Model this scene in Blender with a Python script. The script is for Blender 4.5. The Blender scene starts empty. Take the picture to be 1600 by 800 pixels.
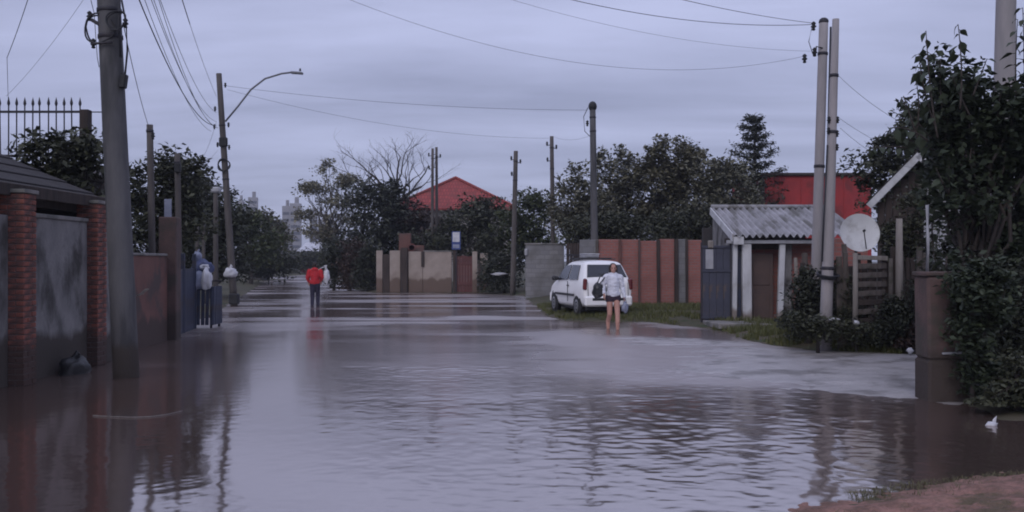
import bpy, bmesh, math, random
import numpy as np
from mathutils import Vector, Matrix, Euler

R = math.radians
random.seed(7)
RNG = np.random.default_rng(11)
scene = bpy.context.scene
C = scene.collection

# ------------------------------------------------------------------ camera
CAM_H = 1.65
cam_d = bpy.data.cameras.new('camera')
cam_d.sensor_width = 36.0
cam_d.lens = 31.5
cam_d.shift_y = 0.005
cam_d.clip_start = 0.05
cam_d.clip_end = 6000.0
cam = bpy.data.objects.new('camera', cam_d)
cam.location = (0, 0, CAM_H)
cam.rotation_euler = (R(90), 0, 0)
C.objects.link(cam)
scene.camera = cam

# ------------------------------------------------------------------ exposure
scene.view_settings.view_transform = 'Standard'
scene.view_settings.look = 'None'
scene.view_settings.gamma = 1.0
scene.view_settings.exposure = 0.08
scene.view_settings.use_curve_mapping = False
scene.render.engine = 'CYCLES'
scene.cycles.filter_width = 1.9
scene.cycles.max_bounces = 6
scene.cycles.diffuse_bounces = 2
scene.cycles.glossy_bounces = 3
scene.cycles.volume_bounces = 0
scene.cycles.use_denoising = True

# ------------------------------------------------------------------ world (overcast dusk sky)
SUN_EL, SUN_AZ = 38.0, 200.0          # azimuth measured from +Y clockwise: behind the camera
world = bpy.data.worlds.new('World')
scene.world = world
world.use_nodes = True
nt = world.node_tree
for n in list(nt.nodes):
    nt.nodes.remove(n)


def N(t, kind, **kw):
    n = t.nodes.new(kind)
    for k, v in kw.items():
        setattr(n, k, v)
    return n


def build_world():
    L = nt.links.new
    out = N(nt, 'ShaderNodeOutputWorld')
    bg = N(nt, 'ShaderNodeBackground')
    bg.inputs['Strength'].default_value = 0.1
    L(bg.outputs[0], out.inputs[0])
    sky = N(nt, 'ShaderNodeTexSky', sky_type='NISHITA')
    sky.sun_disc = False
    sky.sun_elevation = R(SUN_EL)
    sky.sun_rotation = R(SUN_AZ)
    tc = N(nt, 'ShaderNodeTexCoord')
    sep = N(nt, 'ShaderNodeSeparateXYZ')
    L(tc.outputs['Generated'], sep.inputs[0])
    zc = N(nt, 'ShaderNodeMath', operation='MAXIMUM')
    L(sep.outputs[2], zc.inputs[0]); zc.inputs[1].default_value = 0.0
    za = N(nt, 'ShaderNodeMath', operation='ADD')
    L(zc.outputs[0], za.inputs[0]); za.inputs[1].default_value = 0.10
    dx = N(nt, 'ShaderNodeMath', operation='DIVIDE'); L(sep.outputs[0], dx.inputs[0]); L(za.outputs[0], dx.inputs[1])
    dy = N(nt, 'ShaderNodeMath', operation='DIVIDE'); L(sep.outputs[1], dy.inputs[0]); L(za.outputs[0], dy.inputs[1])
    cmb = N(nt, 'ShaderNodeCombineXYZ'); L(dx.outputs[0], cmb.inputs[0]); L(dy.outputs[0], cmb.inputs[1])
    mp = N(nt, 'ShaderNodeMapping'); L(cmb.outputs[0], mp.inputs[0])
    mp.inputs['Rotation'].default_value = (0, 0, R(6)); mp.inputs['Scale'].default_value = (0.42, 1.0, 1.0)
    mp.inputs['Location'].default_value = (3.3, 1.7, 0)
    nz = N(nt, 'ShaderNodeTexNoise'); L(mp.outputs[0], nz.inputs['Vector'])
    nz.inputs['Scale'].default_value = 1.05; nz.inputs['Detail'].default_value = 6; nz.inputs['Roughness'].default_value = 0.55
    nz.inputs['Distortion'].default_value = 0.35
    rp = N(nt, 'ShaderNodeValToRGB'); L(nz.outputs[0], rp.inputs[0])
    rp.color_ramp.elements[0].position = 0.36; rp.color_ramp.elements[0].color = (0.325, 0.350, 0.52, 1)
    rp.color_ramp.elements[1].position = 0.66; rp.color_ramp.elements[1].color = (0.50, 0.535, 0.775, 1)
    # overcast luminance grows towards the zenith (standard overcast sky), plus Nishita underneath
    gr = N(nt, 'ShaderNodeMapRange'); L(zc.outputs[0], gr.inputs[0])
    gr.inputs[1].default_value = 0.0; gr.inputs[2].default_value = 1.0
    gr.inputs[3].default_value = 8.3; gr.inputs[4].default_value = 15.5
    vm = N(nt, 'ShaderNodeVectorMath', operation='SCALE'); L(rp.outputs[0], vm.inputs[0]); L(gr.outputs[0], vm.inputs['Scale'])
    mx = N(nt, 'ShaderNodeMix', data_type='RGBA'); mx.inputs[0].default_value = 0.93
    L(sky.outputs[0], mx.inputs[6]); L(vm.outputs[0], mx.inputs[7])
    L(mx.outputs[2], bg.inputs[0])


build_world()
sun_d = bpy.data.lights.new('sun', 'SUN')
sun_d.energy = 0.9
sun_d.angle = R(35)
sun_d.color = (1.0, 0.95, 0.93)
sun = bpy.data.objects.new('sun', sun_d)
C.objects.link(sun)
_sv = Vector((math.sin(R(SUN_AZ)) * math.cos(R(SUN_EL)), math.cos(R(SUN_AZ)) * math.cos(R(SUN_EL)), math.sin(R(SUN_EL))))
sun.rotation_euler = _sv.to_track_quat('Z', 'Y').to_euler()

# ------------------------------------------------------------------ helpers
F = 1400.0


def at(px, py, Y):
    """world point seen at photo pixel (px,py) when it stands Y metres away"""
    return Vector(((px - 800) / F * Y, Y, CAM_H - (py - 408) / F * Y))


class MB:
    def __init__(s):
        s.v = []; s.f = []

    def add(s, vs, fs):
        o = len(s.v)
        s.v += [tuple(v) for v in vs]
        s.f += [tuple(i + o for i in f) for f in fs]
        return s

    def box(s, c, size, rot=None, ch=0.0):
        x, y, z = size[0] / 2, size[1] / 2, size[2] / 2
        ch = min(ch, x * .45, y * .45, z * .45)
        if ch > 0:
            bm = bmesh.new()
            bmesh.ops.create_cube(bm, size=1)
            for v in bm.verts:
                v.co = Vector((v.co.x * 2 * x, v.co.y * 2 * y, v.co.z * 2 * z))
            bmesh.ops.bevel(bm, geom=list(bm.edges), offset=ch, segments=1, affect='EDGES')
            bm.verts.index_update()
            vs = [v.co.copy() for v in bm.verts]; fs = [[v.index for v in f.verts] for f in bm.faces]
            bm.free()
        else:
            vs = [Vector((a * x, b * y, d * z)) for a in (-1, 1) for b in (-1, 1) for d in (-1, 1)]
            fs = [(0, 1, 3, 2), (4, 6, 7, 5), (0, 4, 5, 1), (2, 3, 7, 6), (0, 2, 6, 4), (1, 5, 7, 3)]
        m = Euler(rot).to_matrix() if rot else Matrix.Identity(3)
        c = Vector(c)
        return s.add([m @ v + c for v in vs], fs)

    def tube(s, pts, r, n=8, cap=True):
        pts = [Vector(p) for p in pts]
        rs = r if isinstance(r, (list, tuple)) else [r] * len(pts)
        rings = []
        up = Vector((0, 0, 1))
        for i, p in enumerate(pts):
            d = (pts[min(i + 1, len(pts) - 1)] - pts[max(i - 1, 0)])
            d = d.normalized() if d.length > 1e-9 else Vector((0, 0, 1))
            a = d.cross(up)
            if a.length < 1e-3:
                a = d.cross(Vector((0, 1, 0)))
            a.normalize(); b = d.cross(a).normalized()
            rings.append([p + (a * math.cos(2 * math.pi * k / n) + b * math.sin(2 * math.pi * k / n)) * rs[i] for k in range(n)])
        vs = [v for rg in rings for v in rg]
        fs = []
        for i in range(len(pts) - 1):
            for k in range(n):
                k2 = (k + 1) % n
                fs.append((i * n + k, i * n + k2, (i + 1) * n + k2, (i + 1) * n + k))
        if cap:
            fs.append(tuple(range(n))[::-1]); fs.append(tuple((len(pts) - 1) * n + k for k in range(n)))
        return s.add(vs, fs)

    def lathe(s, prof, n=24, c=(0, 0, 0), m=None):
        m = m or Matrix.Identity(3); c = Vector(c)
        vs = []; fs = []
        for (r, z) in prof:
            for k in range(n):
                a = 2 * math.pi * k / n
                vs.append(m @ Vector((r * math.cos(a), r * math.sin(a), z)) + c)
        for i in range(len(prof) - 1):
            for k in range(n):
                k2 = (k + 1) % n
                fs.append((i * n + k, i * n + k2, (i + 1) * n + k2, (i + 1) * n + k))
        fs.append(tuple(range(n))[::-1]); fs.append(tuple((len(prof) - 1) * n + k for k in range(n)))
        return s.add(vs, fs)

    def ell(s, c, r, n=14, m=None, rot=None):
        m = Euler(rot).to_matrix() if rot else Matrix.Identity(3); c = Vector(c)
        vs = []; fs = []
        h = n // 2
        for i in range(1, h):
            t = math.pi * i / h
            for k in range(n):
                a = 2 * math.pi * k / n
                vs.append(m @ Vector((r[0] * math.sin(t) * math.cos(a), r[1] * math.sin(t) * math.sin(a), r[2] * math.cos(t))) + c)
        vs.append(m @ Vector((0, 0, r[2])) + c); vs.append(m @ Vector((0, 0, -r[2])) + c)
        T, B = len(vs) - 2, len(vs) - 1
        for i in range(h - 2):
            for k in range(n):
                k2 = (k + 1) % n
                fs.append((i * n + k, (i + 1) * n + k, (i + 1) * n + k2, i * n + k2))
        for k in range(n):
            k2 = (k + 1) % n
            fs.append((T, k, k2)); fs.append((B, (h - 2) * n + k2, (h - 2) * n + k))
        return s.add(vs, fs)

    def cap(s, a, b, ra, rb, n=12):
        """tapered capsule, closed"""
        a, b = Vector(a), Vector(b)
        d = (b - a).normalized()
        pts = []; rs = []
        for t in (-90, -60, -30):
            pts.append(a + d * ra * math.sin(R(t))); rs.append(max(ra * math.cos(R(t)), ra * .05))
        pts += [a, b]; rs += [ra, rb]
        for t in (30, 60, 90):
            pts.append(b + d * rb * math.sin(R(t))); rs.append(max(rb * math.cos(R(t)), rb * .05))
        return s.tube(pts, rs, n)

    def mesh(s, name, smooth=False):
        me = bpy.data.meshes.new(name)
        me.from_pydata(s.v, [], s.f)
        me.validate()
        if smooth:
            me.polygons.foreach_set('use_smooth', [True] * len(me.polygons))
        me.update()
        return me

    def build(s, name, mat, parent=None, smooth=False, loc=None, fix=True):
        me = s.mesh(name, smooth)
        if fix and len(me.polygons) < 60000:
            bm = bmesh.new(); bm.from_mesh(me)
            bmesh.ops.recalc_face_normals(bm, faces=bm.faces)
            bm.to_mesh(me); bm.free()
        return link(name, me, mat, parent, loc)


def link(name, me, mat, parent=None, loc=None):
    o = bpy.data.objects.new(name, me)
    if mat and not me.materials:
        me.materials.append(mat)
    C.objects.link(o)
    if parent:
        o.parent = parent
    if loc is not None:
        o.location = loc
    return o


def thing(name, label, cat, loc=(0, 0, 0), rz=0.0, group=None):
    o = bpy.data.objects.new(name, None)
    o.empty_display_size = 0.2
    C.objects.link(o)
    o.location = loc; o.rotation_euler = (0, 0, rz)
    return tag(o, label, cat, group)


def tag(o, label, cat, group=None):
    o['label'] = label; o['category'] = cat; o['kind'] = 'thing'
    if group:
        o['group'] = group
    return o


def structure(o, label=None):
    o['kind'] = 'structure'
    if label:
        o['label'] = label
    return o


def pbox(name, mat, parent, c, size, rot=None, ch=0.006):
    """box part with its origin at its centre"""
    o = MB().box((0, 0, 0), size, None, ch).build(name, mat, parent, fix=False)
    o.location = c
    if rot:
        o.rotation_euler = rot
    return o


# ------------------------------------------------------------------ numpy noise
_perm = np.random.default_rng(3).random((256, 256))


def vnoise(x, y):
    xi = np.floor(x).astype(int); yi = np.floor(y).astype(int)
    fx = x - xi; fy = y - yi
    fx = fx * fx * (3 - 2 * fx); fy = fy * fy * (3 - 2 * fy)
    g = lambda a, b: _perm[a % 256, b % 256]
    return (g(xi, yi) * (1 - fx) + g(xi + 1, yi) * fx) * (1 - fy) + (g(xi, yi + 1) * (1 - fx) + g(xi + 1, yi + 1) * fx) * fy


def fbm(x, y, o=4):
    s = 0; a = .5
    for i in range(o):
        s = s + a * vnoise(x * 2 ** i + 17.3 * i, y * 2 ** i + 5.1 * i); a *= .5
    return s - .47


def sdist(X, Y, poly):
    """signed distance to polygon, positive inside"""
    P = np.array(poly, float)
    d = np.full(X.shape, 1e9); ins = np.zeros(X.shape, bool)
    n = len(P)
    for i in range(n):
        ax, ay = P[i]; bx, by = P[(i + 1) % n]
        ex, ey = bx - ax, by - ay
        t = np.clip(((X - ax) * ex + (Y - ay) * ey) / (ex * ex + ey * ey + 1e-12), 0, 1)
        d = np.minimum(d, np.hypot(X - ax - t * ex, Y - ay - t * ey))
        c = ((ay > Y) != (by > Y)) & (X < (bx - ax) * (Y - ay) / ((by - ay) + 1e-12) + ax)
        ins ^= c
    return np.where(ins, d, -d)


def grid_mesh(name, xs, ys, h, keep=None, smooth=True):
    nx, ny = len(xs), len(ys)
    X, Y = np.meshgrid(xs, ys)
    co = np.stack([X, Y, h], -1).reshape(-1, 3)
    i = np.arange(nx * ny).reshape(ny, nx)
    q = np.stack([i[:-1, :-1], i[:-1, 1:], i[1:, 1:], i[1:, :-1]], -1).reshape(-1, 4)
    if keep is not None:
        k = keep.reshape(-1)
        q = q[k[q].any(1)]
        used = np.unique(q); remap = np.zeros(nx * ny, int); remap[used] = np.arange(len(used))
        co = co[used]; q = remap[q]
    return np_mesh(name, co, q, smooth)


def np_mesh(name, co, q, smooth=False):
    me = bpy.data.meshes.new(name)
    k = q.shape[1]
    me.vertices.add(len(co)); me.vertices.foreach_set('co', np.ascontiguousarray(co, dtype=np.float32).ravel())
    me.loops.add(q.size); me.loops.foreach_set('vertex_index', np.ascontiguousarray(q, dtype=np.int32).ravel())
    me.polygons.add(len(q))
    me.polygons.foreach_set('loop_start', np.arange(0, q.size, k, dtype=np.int32))
    if smooth:
        me.polygons.foreach_set('use_smooth', np.ones(len(q), bool))
    me.update(calc_edges=True)
    return me


# ------------------------------------------------------------------ materials
def pm(name, c1, c2=None, scale=4.0, rough=0.8, bump=0.15, bscale=40.0, stretch=(1, 1, 1), metal=0.0, spec=0.35,
       lo=.35, hi=.65, island=False, c3=None, s3=1.2, lo3=.5, hi3=.62, dist=0.02, stretch3=(1, 1, 1), tide=None):
    m = bpy.data.materials.new(name); m.use_nodes = True
    t = m.node_tree; L = t.links.new
    b = t.nodes['Principled BSDF']
    b.inputs['Roughness'].default_value = rough
    b.inputs['Metallic'].default_value = metal
    b.inputs['Specular IOR Level'].default_value = spec
    tc = N(t, 'ShaderNodeTexCoord')
    mp = N(t, 'ShaderNodeMapping'); L(tc.outputs['Object'], mp.inputs[0]); mp.inputs['Scale'].default_value = stretch
    c2 = c2 or tuple(x * .7 for x in c1)
    if island:
        g = N(t, 'ShaderNodeNewGeometry'); src = g.outputs['Random Per Island']; lo, hi = 0.0, 1.0
    else:
        nz = N(t, 'ShaderNodeTexNoise'); L(mp.outputs[0], nz.inputs['Vector'])
        nz.inputs['Scale'].default_value = scale; nz.inputs['Detail'].default_value = 6; nz.inputs['Roughness'].default_value = .62
        src = nz.outputs[0]
    rp = N(t, 'ShaderNodeValToRGB'); L(src, rp.inputs[0])
    rp.color_ramp.elements[0].position = lo; rp.color_ramp.elements[0].color = (*c1, 1)
    rp.color_ramp.elements[1].position = hi; rp.color_ramp.elements[1].color = (*c2, 1)
    col = rp.outputs[0]
    if c3:
        mp3 = N(t, 'ShaderNodeMapping'); L(tc.outputs['Object'], mp3.inputs[0]); mp3.inputs['Scale'].default_value = stretch3
        n3 = N(t, 'ShaderNodeTexNoise'); L(mp3.outputs[0], n3.inputs['Vector'])
        n3.inputs['Scale'].default_value = s3; n3.inputs['Detail'].default_value = 5; n3.inputs['Roughness'].default_value = .6
        mr = N(t, 'ShaderNodeMapRange'); L(n3.outputs[0], mr.inputs[0]); mr.inputs[1].default_value = lo3; mr.inputs[2].default_value = hi3
        mx = N(t, 'ShaderNodeMix', data_type='RGBA'); L(mr.outputs[0], mx.inputs[0]); L(col, mx.inputs[6]); mx.inputs[7].default_value = (*c3, 1)
        col = mx.outputs[2]
    if tide:                                  # muddy tide mark left by the flood, ragged upper edge
        ge = N(t, 'ShaderNodeNewGeometry'); sz = N(t, 'ShaderNodeSeparateXYZ'); L(ge.outputs['Position'], sz.inputs[0])
        mpt = N(t, 'ShaderNodeMapping'); L(ge.outputs['Position'], mpt.inputs[0]); mpt.inputs['Scale'].default_value = (1, 1, .35)
        nt_ = N(t, 'ShaderNodeTexNoise'); L(mpt.outputs[0], nt_.inputs['Vector']); nt_.inputs['Scale'].default_value = 3.2; nt_.inputs['Detail'].default_value = 5
        ma = N(t, 'ShaderNodeMath', operation='MULTIPLY_ADD'); L(nt_.outputs[0], ma.inputs[0]); ma.inputs[1].default_value = -.55; L(sz.outputs[2], ma.inputs[2])
        mr = N(t, 'ShaderNodeMapRange'); L(ma.outputs[0], mr.inputs[0]); mr.inputs[1].default_value = tide[0] - .22; mr.inputs[2].default_value = tide[0] - .36
        mx = N(t, 'ShaderNodeMix', data_type='RGBA'); L(mr.outputs[0], mx.inputs[0]); L(col, mx.inputs[6]); mx.inputs[7].default_value = (*tide[1], 1)
        col = mx.outputs[2]
    L(col, b.inputs['Base Color'])
    if bump > 0:
        nb = N(t, 'ShaderNodeTexNoise'); L(mp.outputs[0], nb.inputs['Vector'])
        nb.inputs['Scale'].default_value = bscale; nb.inputs['Detail'].default_value = 4
        bp = N(t, 'ShaderNodeBump'); bp.inputs['Strength'].default_value = bump; bp.inputs['Distance'].default_value = dist
        L(nb.outputs[0], bp.inputs['Height']); L(bp.outputs[0], b.inputs['Normal'])
    return m


def brick_mat(name, c1, c2, mortar, bw, bh, ms=0.012, stain=None, plane='xz', bump=.5):
    m = bpy.data.materials.new(name); m.use_nodes = True
    t = m.node_tree; L = t.links.new
    b = t.nodes['Principled BSDF']; b.inputs['Roughness'].default_value = .9; b.inputs['Specular IOR Level'].default_value = .2
    tc = N(t, 'ShaderNodeTexCoord'); sp = N(t, 'ShaderNodeSeparateXYZ'); L(tc.outputs['Object'], sp.inputs[0])
    cb = N(t, 'ShaderNodeCombineXYZ'); L(sp.outputs[0 if plane == 'xz' else 1], cb.inputs[0]); L(sp.outputs[2], cb.inputs[1])
    br = N(t, 'ShaderNodeTexBrick'); L(cb.outputs[0], br.inputs['Vector'])
    br.inputs['Color1'].default_value = (*c1, 1); br.inputs['Color2'].default_value = (*c2, 1); br.inputs['Mortar'].default_value = (*mortar, 1)
    br.inputs['Scale'].default_value = 1.0; br.inputs['Brick Width'].default_value = bw; br.inputs['Row Height'].default_value = bh
    br.inputs['Mortar Size'].default_value = ms; br.inputs['Bias'].default_value = -.1
    nz = N(t, 'ShaderNodeTexNoise'); L(tc.outputs['Object'], nz.inputs['Vector']); nz.inputs['Scale'].default_value = 1.7; nz.inputs['Detail'].default_value = 6
    mr = N(t, 'ShaderNodeMapRange'); L(nz.outputs[0], mr.inputs[0]); mr.inputs[1].default_value = .45; mr.inputs[2].default_value = .7
    mx = N(t, 'ShaderNodeMix', data_type='RGBA'); L(mr.outputs[0], mx.inputs[0]); L(br.outputs[0], mx.inputs[6])
    mx.inputs[7].default_value = (*(stain or tuple(x * .5 for x in c1)), 1)
    L(mx.outputs[2], b.inputs['Base Color'])
    bp = N(t, 'ShaderNodeBump'); bp.inputs['Strength'].default_value = bump; bp.inputs['Distance'].default_value = .02; bp.invert = True
    L(br.outputs['Fac'], bp.inputs['Height']); L(bp.outputs[0], b.inputs['Normal'])
    return m


def water_mat():
    m = bpy.data.materials.new('flood_water'); m.use_nodes = True
    t = m.node_tree; L = t.links.new
    b = t.nodes['Principled BSDF']
    tc = N(t, 'ShaderNodeTexCoord')

    def noise(scale, stretch, det=3, rough=.5, rot=0, dist=0):
        mp = N(t, 'ShaderNodeMapping'); L(tc.outputs['Object'], mp.inputs[0]); mp.inputs['Scale'].default_value = stretch
        mp.inputs['Rotation'].default_value = (0, 0, R(rot))
        nz = N(t, 'ShaderNodeTexNoise'); L(mp.outputs[0], nz.inputs['Vector'])
        nz.inputs['Scale'].default_value = scale; nz.inputs['Detail'].default_value = det; nz.inputs['Roughness'].default_value = rough
        nz.inputs['Distortion'].default_value = dist
        return nz.outputs[0]

    def rng(src, a, b_, c, d):
        mr = N(t, 'ShaderNodeMapRange'); L(src, mr.inputs[0])
        for i, v in enumerate((a, b_, c, d)):
            mr.inputs[i + 1].default_value = v
        mr.interpolation_type = 'SMOOTHSTEP'
        return mr.outputs[0]

    def mul(a, b_):
        n = N(t, 'ShaderNodeMath', operation='MULTIPLY')
        L(a, n.inputs[0])
        if isinstance(b_, float):
            n.inputs[1].default_value = b_
        else:
            L(b_, n.inputs[1])
        return n.outputs[0]

    def add(a, b_):
        n = N(t, 'ShaderNodeMath', operation='ADD'); L(a, n.inputs[0]); L(b_, n.inputs[1]); return n.outputs[0]
    silt = noise(.35, (1, 1, 1), 4)
    rp = N(t, 'ShaderNodeValToRGB'); L(silt, rp.inputs[0])
    rp.color_ramp.elements[0].position = .3; rp.color_ramp.elements[0].color = (0.058, 0.040, 0.035, 1)
    rp.color_ramp.elements[1].position = .7; rp.color_ramp.elements[1].color = (0.074, 0.050, 0.043, 1)
    L(rp.outputs[0], b.inputs['Base Color'])
    at_ = N(t, 'ShaderNodeAttribute'); at_.attribute_name = 'tremble'     # ripples finer than the mesh, stored per vertex
    L(at_.outputs['Fac'], b.inputs['Roughness'])
    b.inputs['IOR'].default_value = 7.0
    b.inputs['Specular Tint'].default_value = (1.0, .94, .91, 1)
    b.inputs['Specular IOR Level'].default_value = .5
    # only the finest tremble is left to the material; the ripples themselves are geometry
    patch = rng(noise(.16, (1, 1.6, 1), 3, .5, 12), .42, .62, .15, 1.0)
    fine = noise(16.0, (.6, 1.3, 1), 2, .5, 10)
    h = mul(mul(fine, .00045), patch)
    bp = N(t, 'ShaderNodeBump'); bp.inputs['Strength'].default_value = 1.0; bp.inputs['Distance'].default_value = 1.0
    L(h, bp.inputs['Height']); L(bp.outputs[0], b.inputs['Normal'])
    return m


def add_const(t, src, c):
    n = N(t, 'ShaderNodeMath', operation='ADD'); t.links.new(src, n.inputs[0]); n.inputs[1].default_value = c
    return n.outputs[0]


M = {}
M['water'] = water_mat()
M['ground'] = pm('ground_soil', (.050, .050, .026), (.085, .066, .045), .9, .9, .6, 18, c3=(.036, .048, .018), s3=2.2)
M['bank'] = pm('red_earth', (.34, .185, .15), (.17, .10, .075), 5.0, .9, 1.0, 40, lo=.38, hi=.60, c3=(.125, .092, .055), s3=2.3, lo3=.54, hi3=.64, dist=.05)
M['asphalt_wet'] = pm('wet_side_street', (.28, .26, .26), (.38, .355, .35), 2.4, .34, .9, 22, spec=.8, stretch=(.6, 1.6, 1), c3=(.15, .135, .125), s3=1.4, dist=.03)
M['concrete'] = pm('weathered_concrete', (.215, .20, .19), (.145, .138, .13), 3, .85, .3, 50, stretch=(1, 1, .25), c3=(.10, .10, .09), s3=2.0)
M['pole_conc'] = pm('pole_concrete', (.108, .104, .106), (.07, .068, .072), 5, .85, .3, 60, stretch=(1, 1, .2), c3=(.05, .05, .052), s3=3, stretch3=(1, 1, .15), tide=(.5, (.06, .05, .044)))
M['pole_light'] = pm('pale_pole_concrete', (.33, .30, .30), (.25, .235, .235), 5, .85, .25, 60, stretch=(1, 1, .2))
M['wood_pole'] = pm('grey_wood_pole', (.105, .092, .085), (.065, .058, .055), 8, .9, .4, 50, stretch=(1, 1, .12))
M['wood_dark'] = pm('dark_wood', (.055, .040, .034), (.030, .024, .022), 8, .9, .4, 40, stretch=(1, 1, .15))
M['wood_grey'] = pm('weathered_planks', (.125, .105, .095), (.060, .050, .045), 7, .9, .5, 45, stretch=(1, 1, .12), c3=(.045, .042, .03), s3=2)
M['wood_pale'] = pm('pale_weathered_wood', (.26, .235, .21), (.16, .14, .125), 7, .9, .5, 45, stretch=(1, 1, .12))
M['black'] = pm('black_rubber', (.012, .012, .014), (.02, .02, .022), 6, .6, .1)
M['wire'] = pm('wire_sheath', (.016, .016, .020), (.03, .03, .034), 2, .6, 0)
M['brick'] = pm('brick_face', (.25, .088, .062), (.16, .056, .044), 6, .9, .5, 50, c3=(.075, .045, .04), s3=2.4, tide=(.5, (.06, .036, .03)))
M['mortar'] = pm('mortar', (.16, .13, .12), (.11, .09, .085), 8, .95, .4, 60)
M['panel'] = pm('stained_cement_render', (.215, .205, .20), (.125, .12, .12), 3.4, .9, .5, 30, stretch=(1, 1, .6), c3=(.05, .046, .043), s3=1.9, lo3=.50, hi3=.66, stretch3=(1, 1.2, .6), tide=(.6, (.055, .046, .04)))
M['brown_wall'] = pm('brown_render', (.155, .075, .060), (.105, .052, .044), 2, .9, .3, 30, c3=(.07, .05, .045), s3=1.5, tide=(.55, (.06, .04, .034)))
M['pillar_brown'] = pm('brown_rough_render', (.108, .070, .062), (.072, .050, .046), 3, .92, .5, 30, c3=(.06, .05, .042), s3=2, tide=(.6, (.05, .038, .033)))
M['blue_metal'] = pm('blue_painted_metal', (.042, .050, .082), (.028, .034, .055), 4, .55, .1, 30, c3=(.05, .04, .04), s3=3)
M['iron'] = pm('dark_iron', (.022, .022, .03), (.035, .03, .034), 6, .6, .1)
M['dark_roof'] = pm('dark_roof_tiles', (.040, .034, .034), (.024, .022, .023), 3, .9, .4, 20)
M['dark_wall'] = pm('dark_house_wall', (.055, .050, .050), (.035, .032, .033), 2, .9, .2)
M['bag_white'] = pm('white_plastic', (.55, .55, .57), (.38, .38, .41), 4, .45, .3, 20)
M['bag_grey'] = pm('grey_blue_plastic', (.24, .26, .34), (.15, .165, .23), 4, .45, .3, 20)
M['bag_blue'] = pm('blue_plastic', (.06, .075, .16), (.04, .05, .10), 4, .45, .3, 20)
M['bag_black'] = pm('black_plastic', (.014, .014, .016), (.03, .03, .032), 4, .35, .4, 20)
M['white_paint'] = pm('white_paint', (.55, .55, .56), (.38, .38, .39), 3, .7, .15, 40, stretch=(1, 1, .3), c3=(.30, .28, .26), s3=2.5, lo3=.55, hi3=.75, tide=(.4, (.2, .17, .15)))
M['trim_grey'] = pm('pale_grey_trim', (.36, .36, .38), (.25, .25, .27), 3, .7, .15)
M['corrugated'] = pm('fibre_cement', (.34, .33, .35), (.23, .225, .235), 2, .85, .25, 40, c3=(.15, .145, .14), s3=1.4, stretch3=(2.5, .5, 1))
M['gate_grey'] = pm('blue_grey_sheet_metal', (.055, .058, .082), (.042, .043, .06), 3, .55, .12, 30, c3=(.09, .07, .065), s3=2.2, lo3=.55)
M['door_brown'] = pm('brown_door_paint', (.105, .068, .058), (.08, .055, .05), 3, .65, .2, 30)
M['brickwall'] = brick_mat('red_brick_wall', (.33, .125, .105), (.26, .105, .09), (.24, .155, .14), .24, .095, .014, (.22, .10, .085))
M['blockwall'] = brick_mat('grey_block_wall', (.215, .210, .215), (.175, .172, .18), (.15, .148, .15), .40, .20, .010, (.13, .125, .12))
M['beige'] = pm('beige_render', (.31, .26, .225), (.23, .19, .165), 1.6, .92, .25, 30, c3=(.17, .125, .10), s3=1.0, lo3=.52, hi3=.75, stretch3=(1, 1, .5), tide=(.75, (.115, .082, .066)))
M['red_gate'] = pm('dark_red_metal', (.115, .038, .034), (.075, .03, .03), 3, .6, .12)
M['roof_red'] = brick_mat('red_clay_tiles', (.32, .070, .064), (.24, .055, .054), (.15, .04, .04), .22, .30, .02, (.18, .055, .05), bump=.3)
M['red_wall'] = pm('red_painted_wall', (.35, .036, .036), (.25, .03, .032), 1.2, .75, .1, 20, c3=(.18, .03, .03), s3=.7)
M['house_wall'] = pm('pale_house_wall', (.34, .32, .30), (.25, .235, .225), 1.4, .9, .2)
M['glass'] = pm('window_glass', (.02, .022, .03), (.03, .032, .04), 2, .08, 0, spec=.6)
M['car_paint'] = pm('white_car_paint', (.80, .79, .79), (.76, .75, .75), 3, .28, 0, spec=.5, c3=(.48, .45, .42), s3=2.0, lo3=.62, hi3=.8)
M['tail'] = pm('tail_lamp', (.13, .012, .014), (.09, .01, .012), 8, .2, 0, spec=.6)
M['tyre'] = pm('tyre', (.012, .012, .012), (.02, .02, .02), 8, .8, .1)
M['hub'] = pm('hub_silver', (.30, .30, .31), (.22, .22, .23), 8, .4, 0, metal=.5)
M['plastic'] = pm('grey_black_plastic', (.022, .022, .025), (.03, .03, .032), 5, .55, 0)
M['skin'] = pm('skin', (.43, .235, .185), (.36, .19, .15), 5, .6, .05)
M['hoodie'] = pm('white_cotton', (.63, .64, .70), (.52, .53, .60), 6, .9, .35, 14)
M['shorts'] = pm('dark_shorts', (.026, .020, .034), (.04, .026, .04), 6, .9, .2)
M['hair'] = pm('dark_hair', (.016, .012, .011), (.03, .022, .018), 30, .6, .4, 60, stretch=(1, 1, .2))
M['red_cloth'] = pm('red_jacket', (.46, .022, .030), (.33, .018, .024), 5, .85, .3, 14)
M['trousers'] = pm('dark_trousers', (.018, .016, .034), (.026, .022, .04), 5, .9, .2)
M['dish'] = pm('dish_enamel', (.60, .60, .60), (.50, .50, .505), 2, .6, .05, c3=(.42, .41, .40), s3=2.5)
M['lamp'] = pm('lamp_metal', (.16, .165, .18), (.12, .12, .135), 4, .5, .05, metal=.3)
M['sign_blue'] = pm('sign_blue', (.035, .06, .20), (.03, .05, .16), 4, .5, 0)
M['far_block'] = pm('far_concrete', (.30, .29, .30), (.22, .21, .22), .1, .9, 0)
M['far_glass'] = pm('far_windows', (.06, .065, .08), (.09, .09, .10), .2, .4, 0)
M['metal_roof'] = pm('pale_metal_roof', (.52, .52, .55), (.42, .42, .45), .6, .45, .1)
M['bark'] = pm('bark', (.060, .048, .042), (.038, .032, .030), 6, .95, .6, 30, stretch=(1, 1, .3))
M['bark_pale'] = pm('pale_bark', (.12, .105, .095), (.075, .068, .062), 6, .95, .5, 30, stretch=(1, 1, .3))


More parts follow.
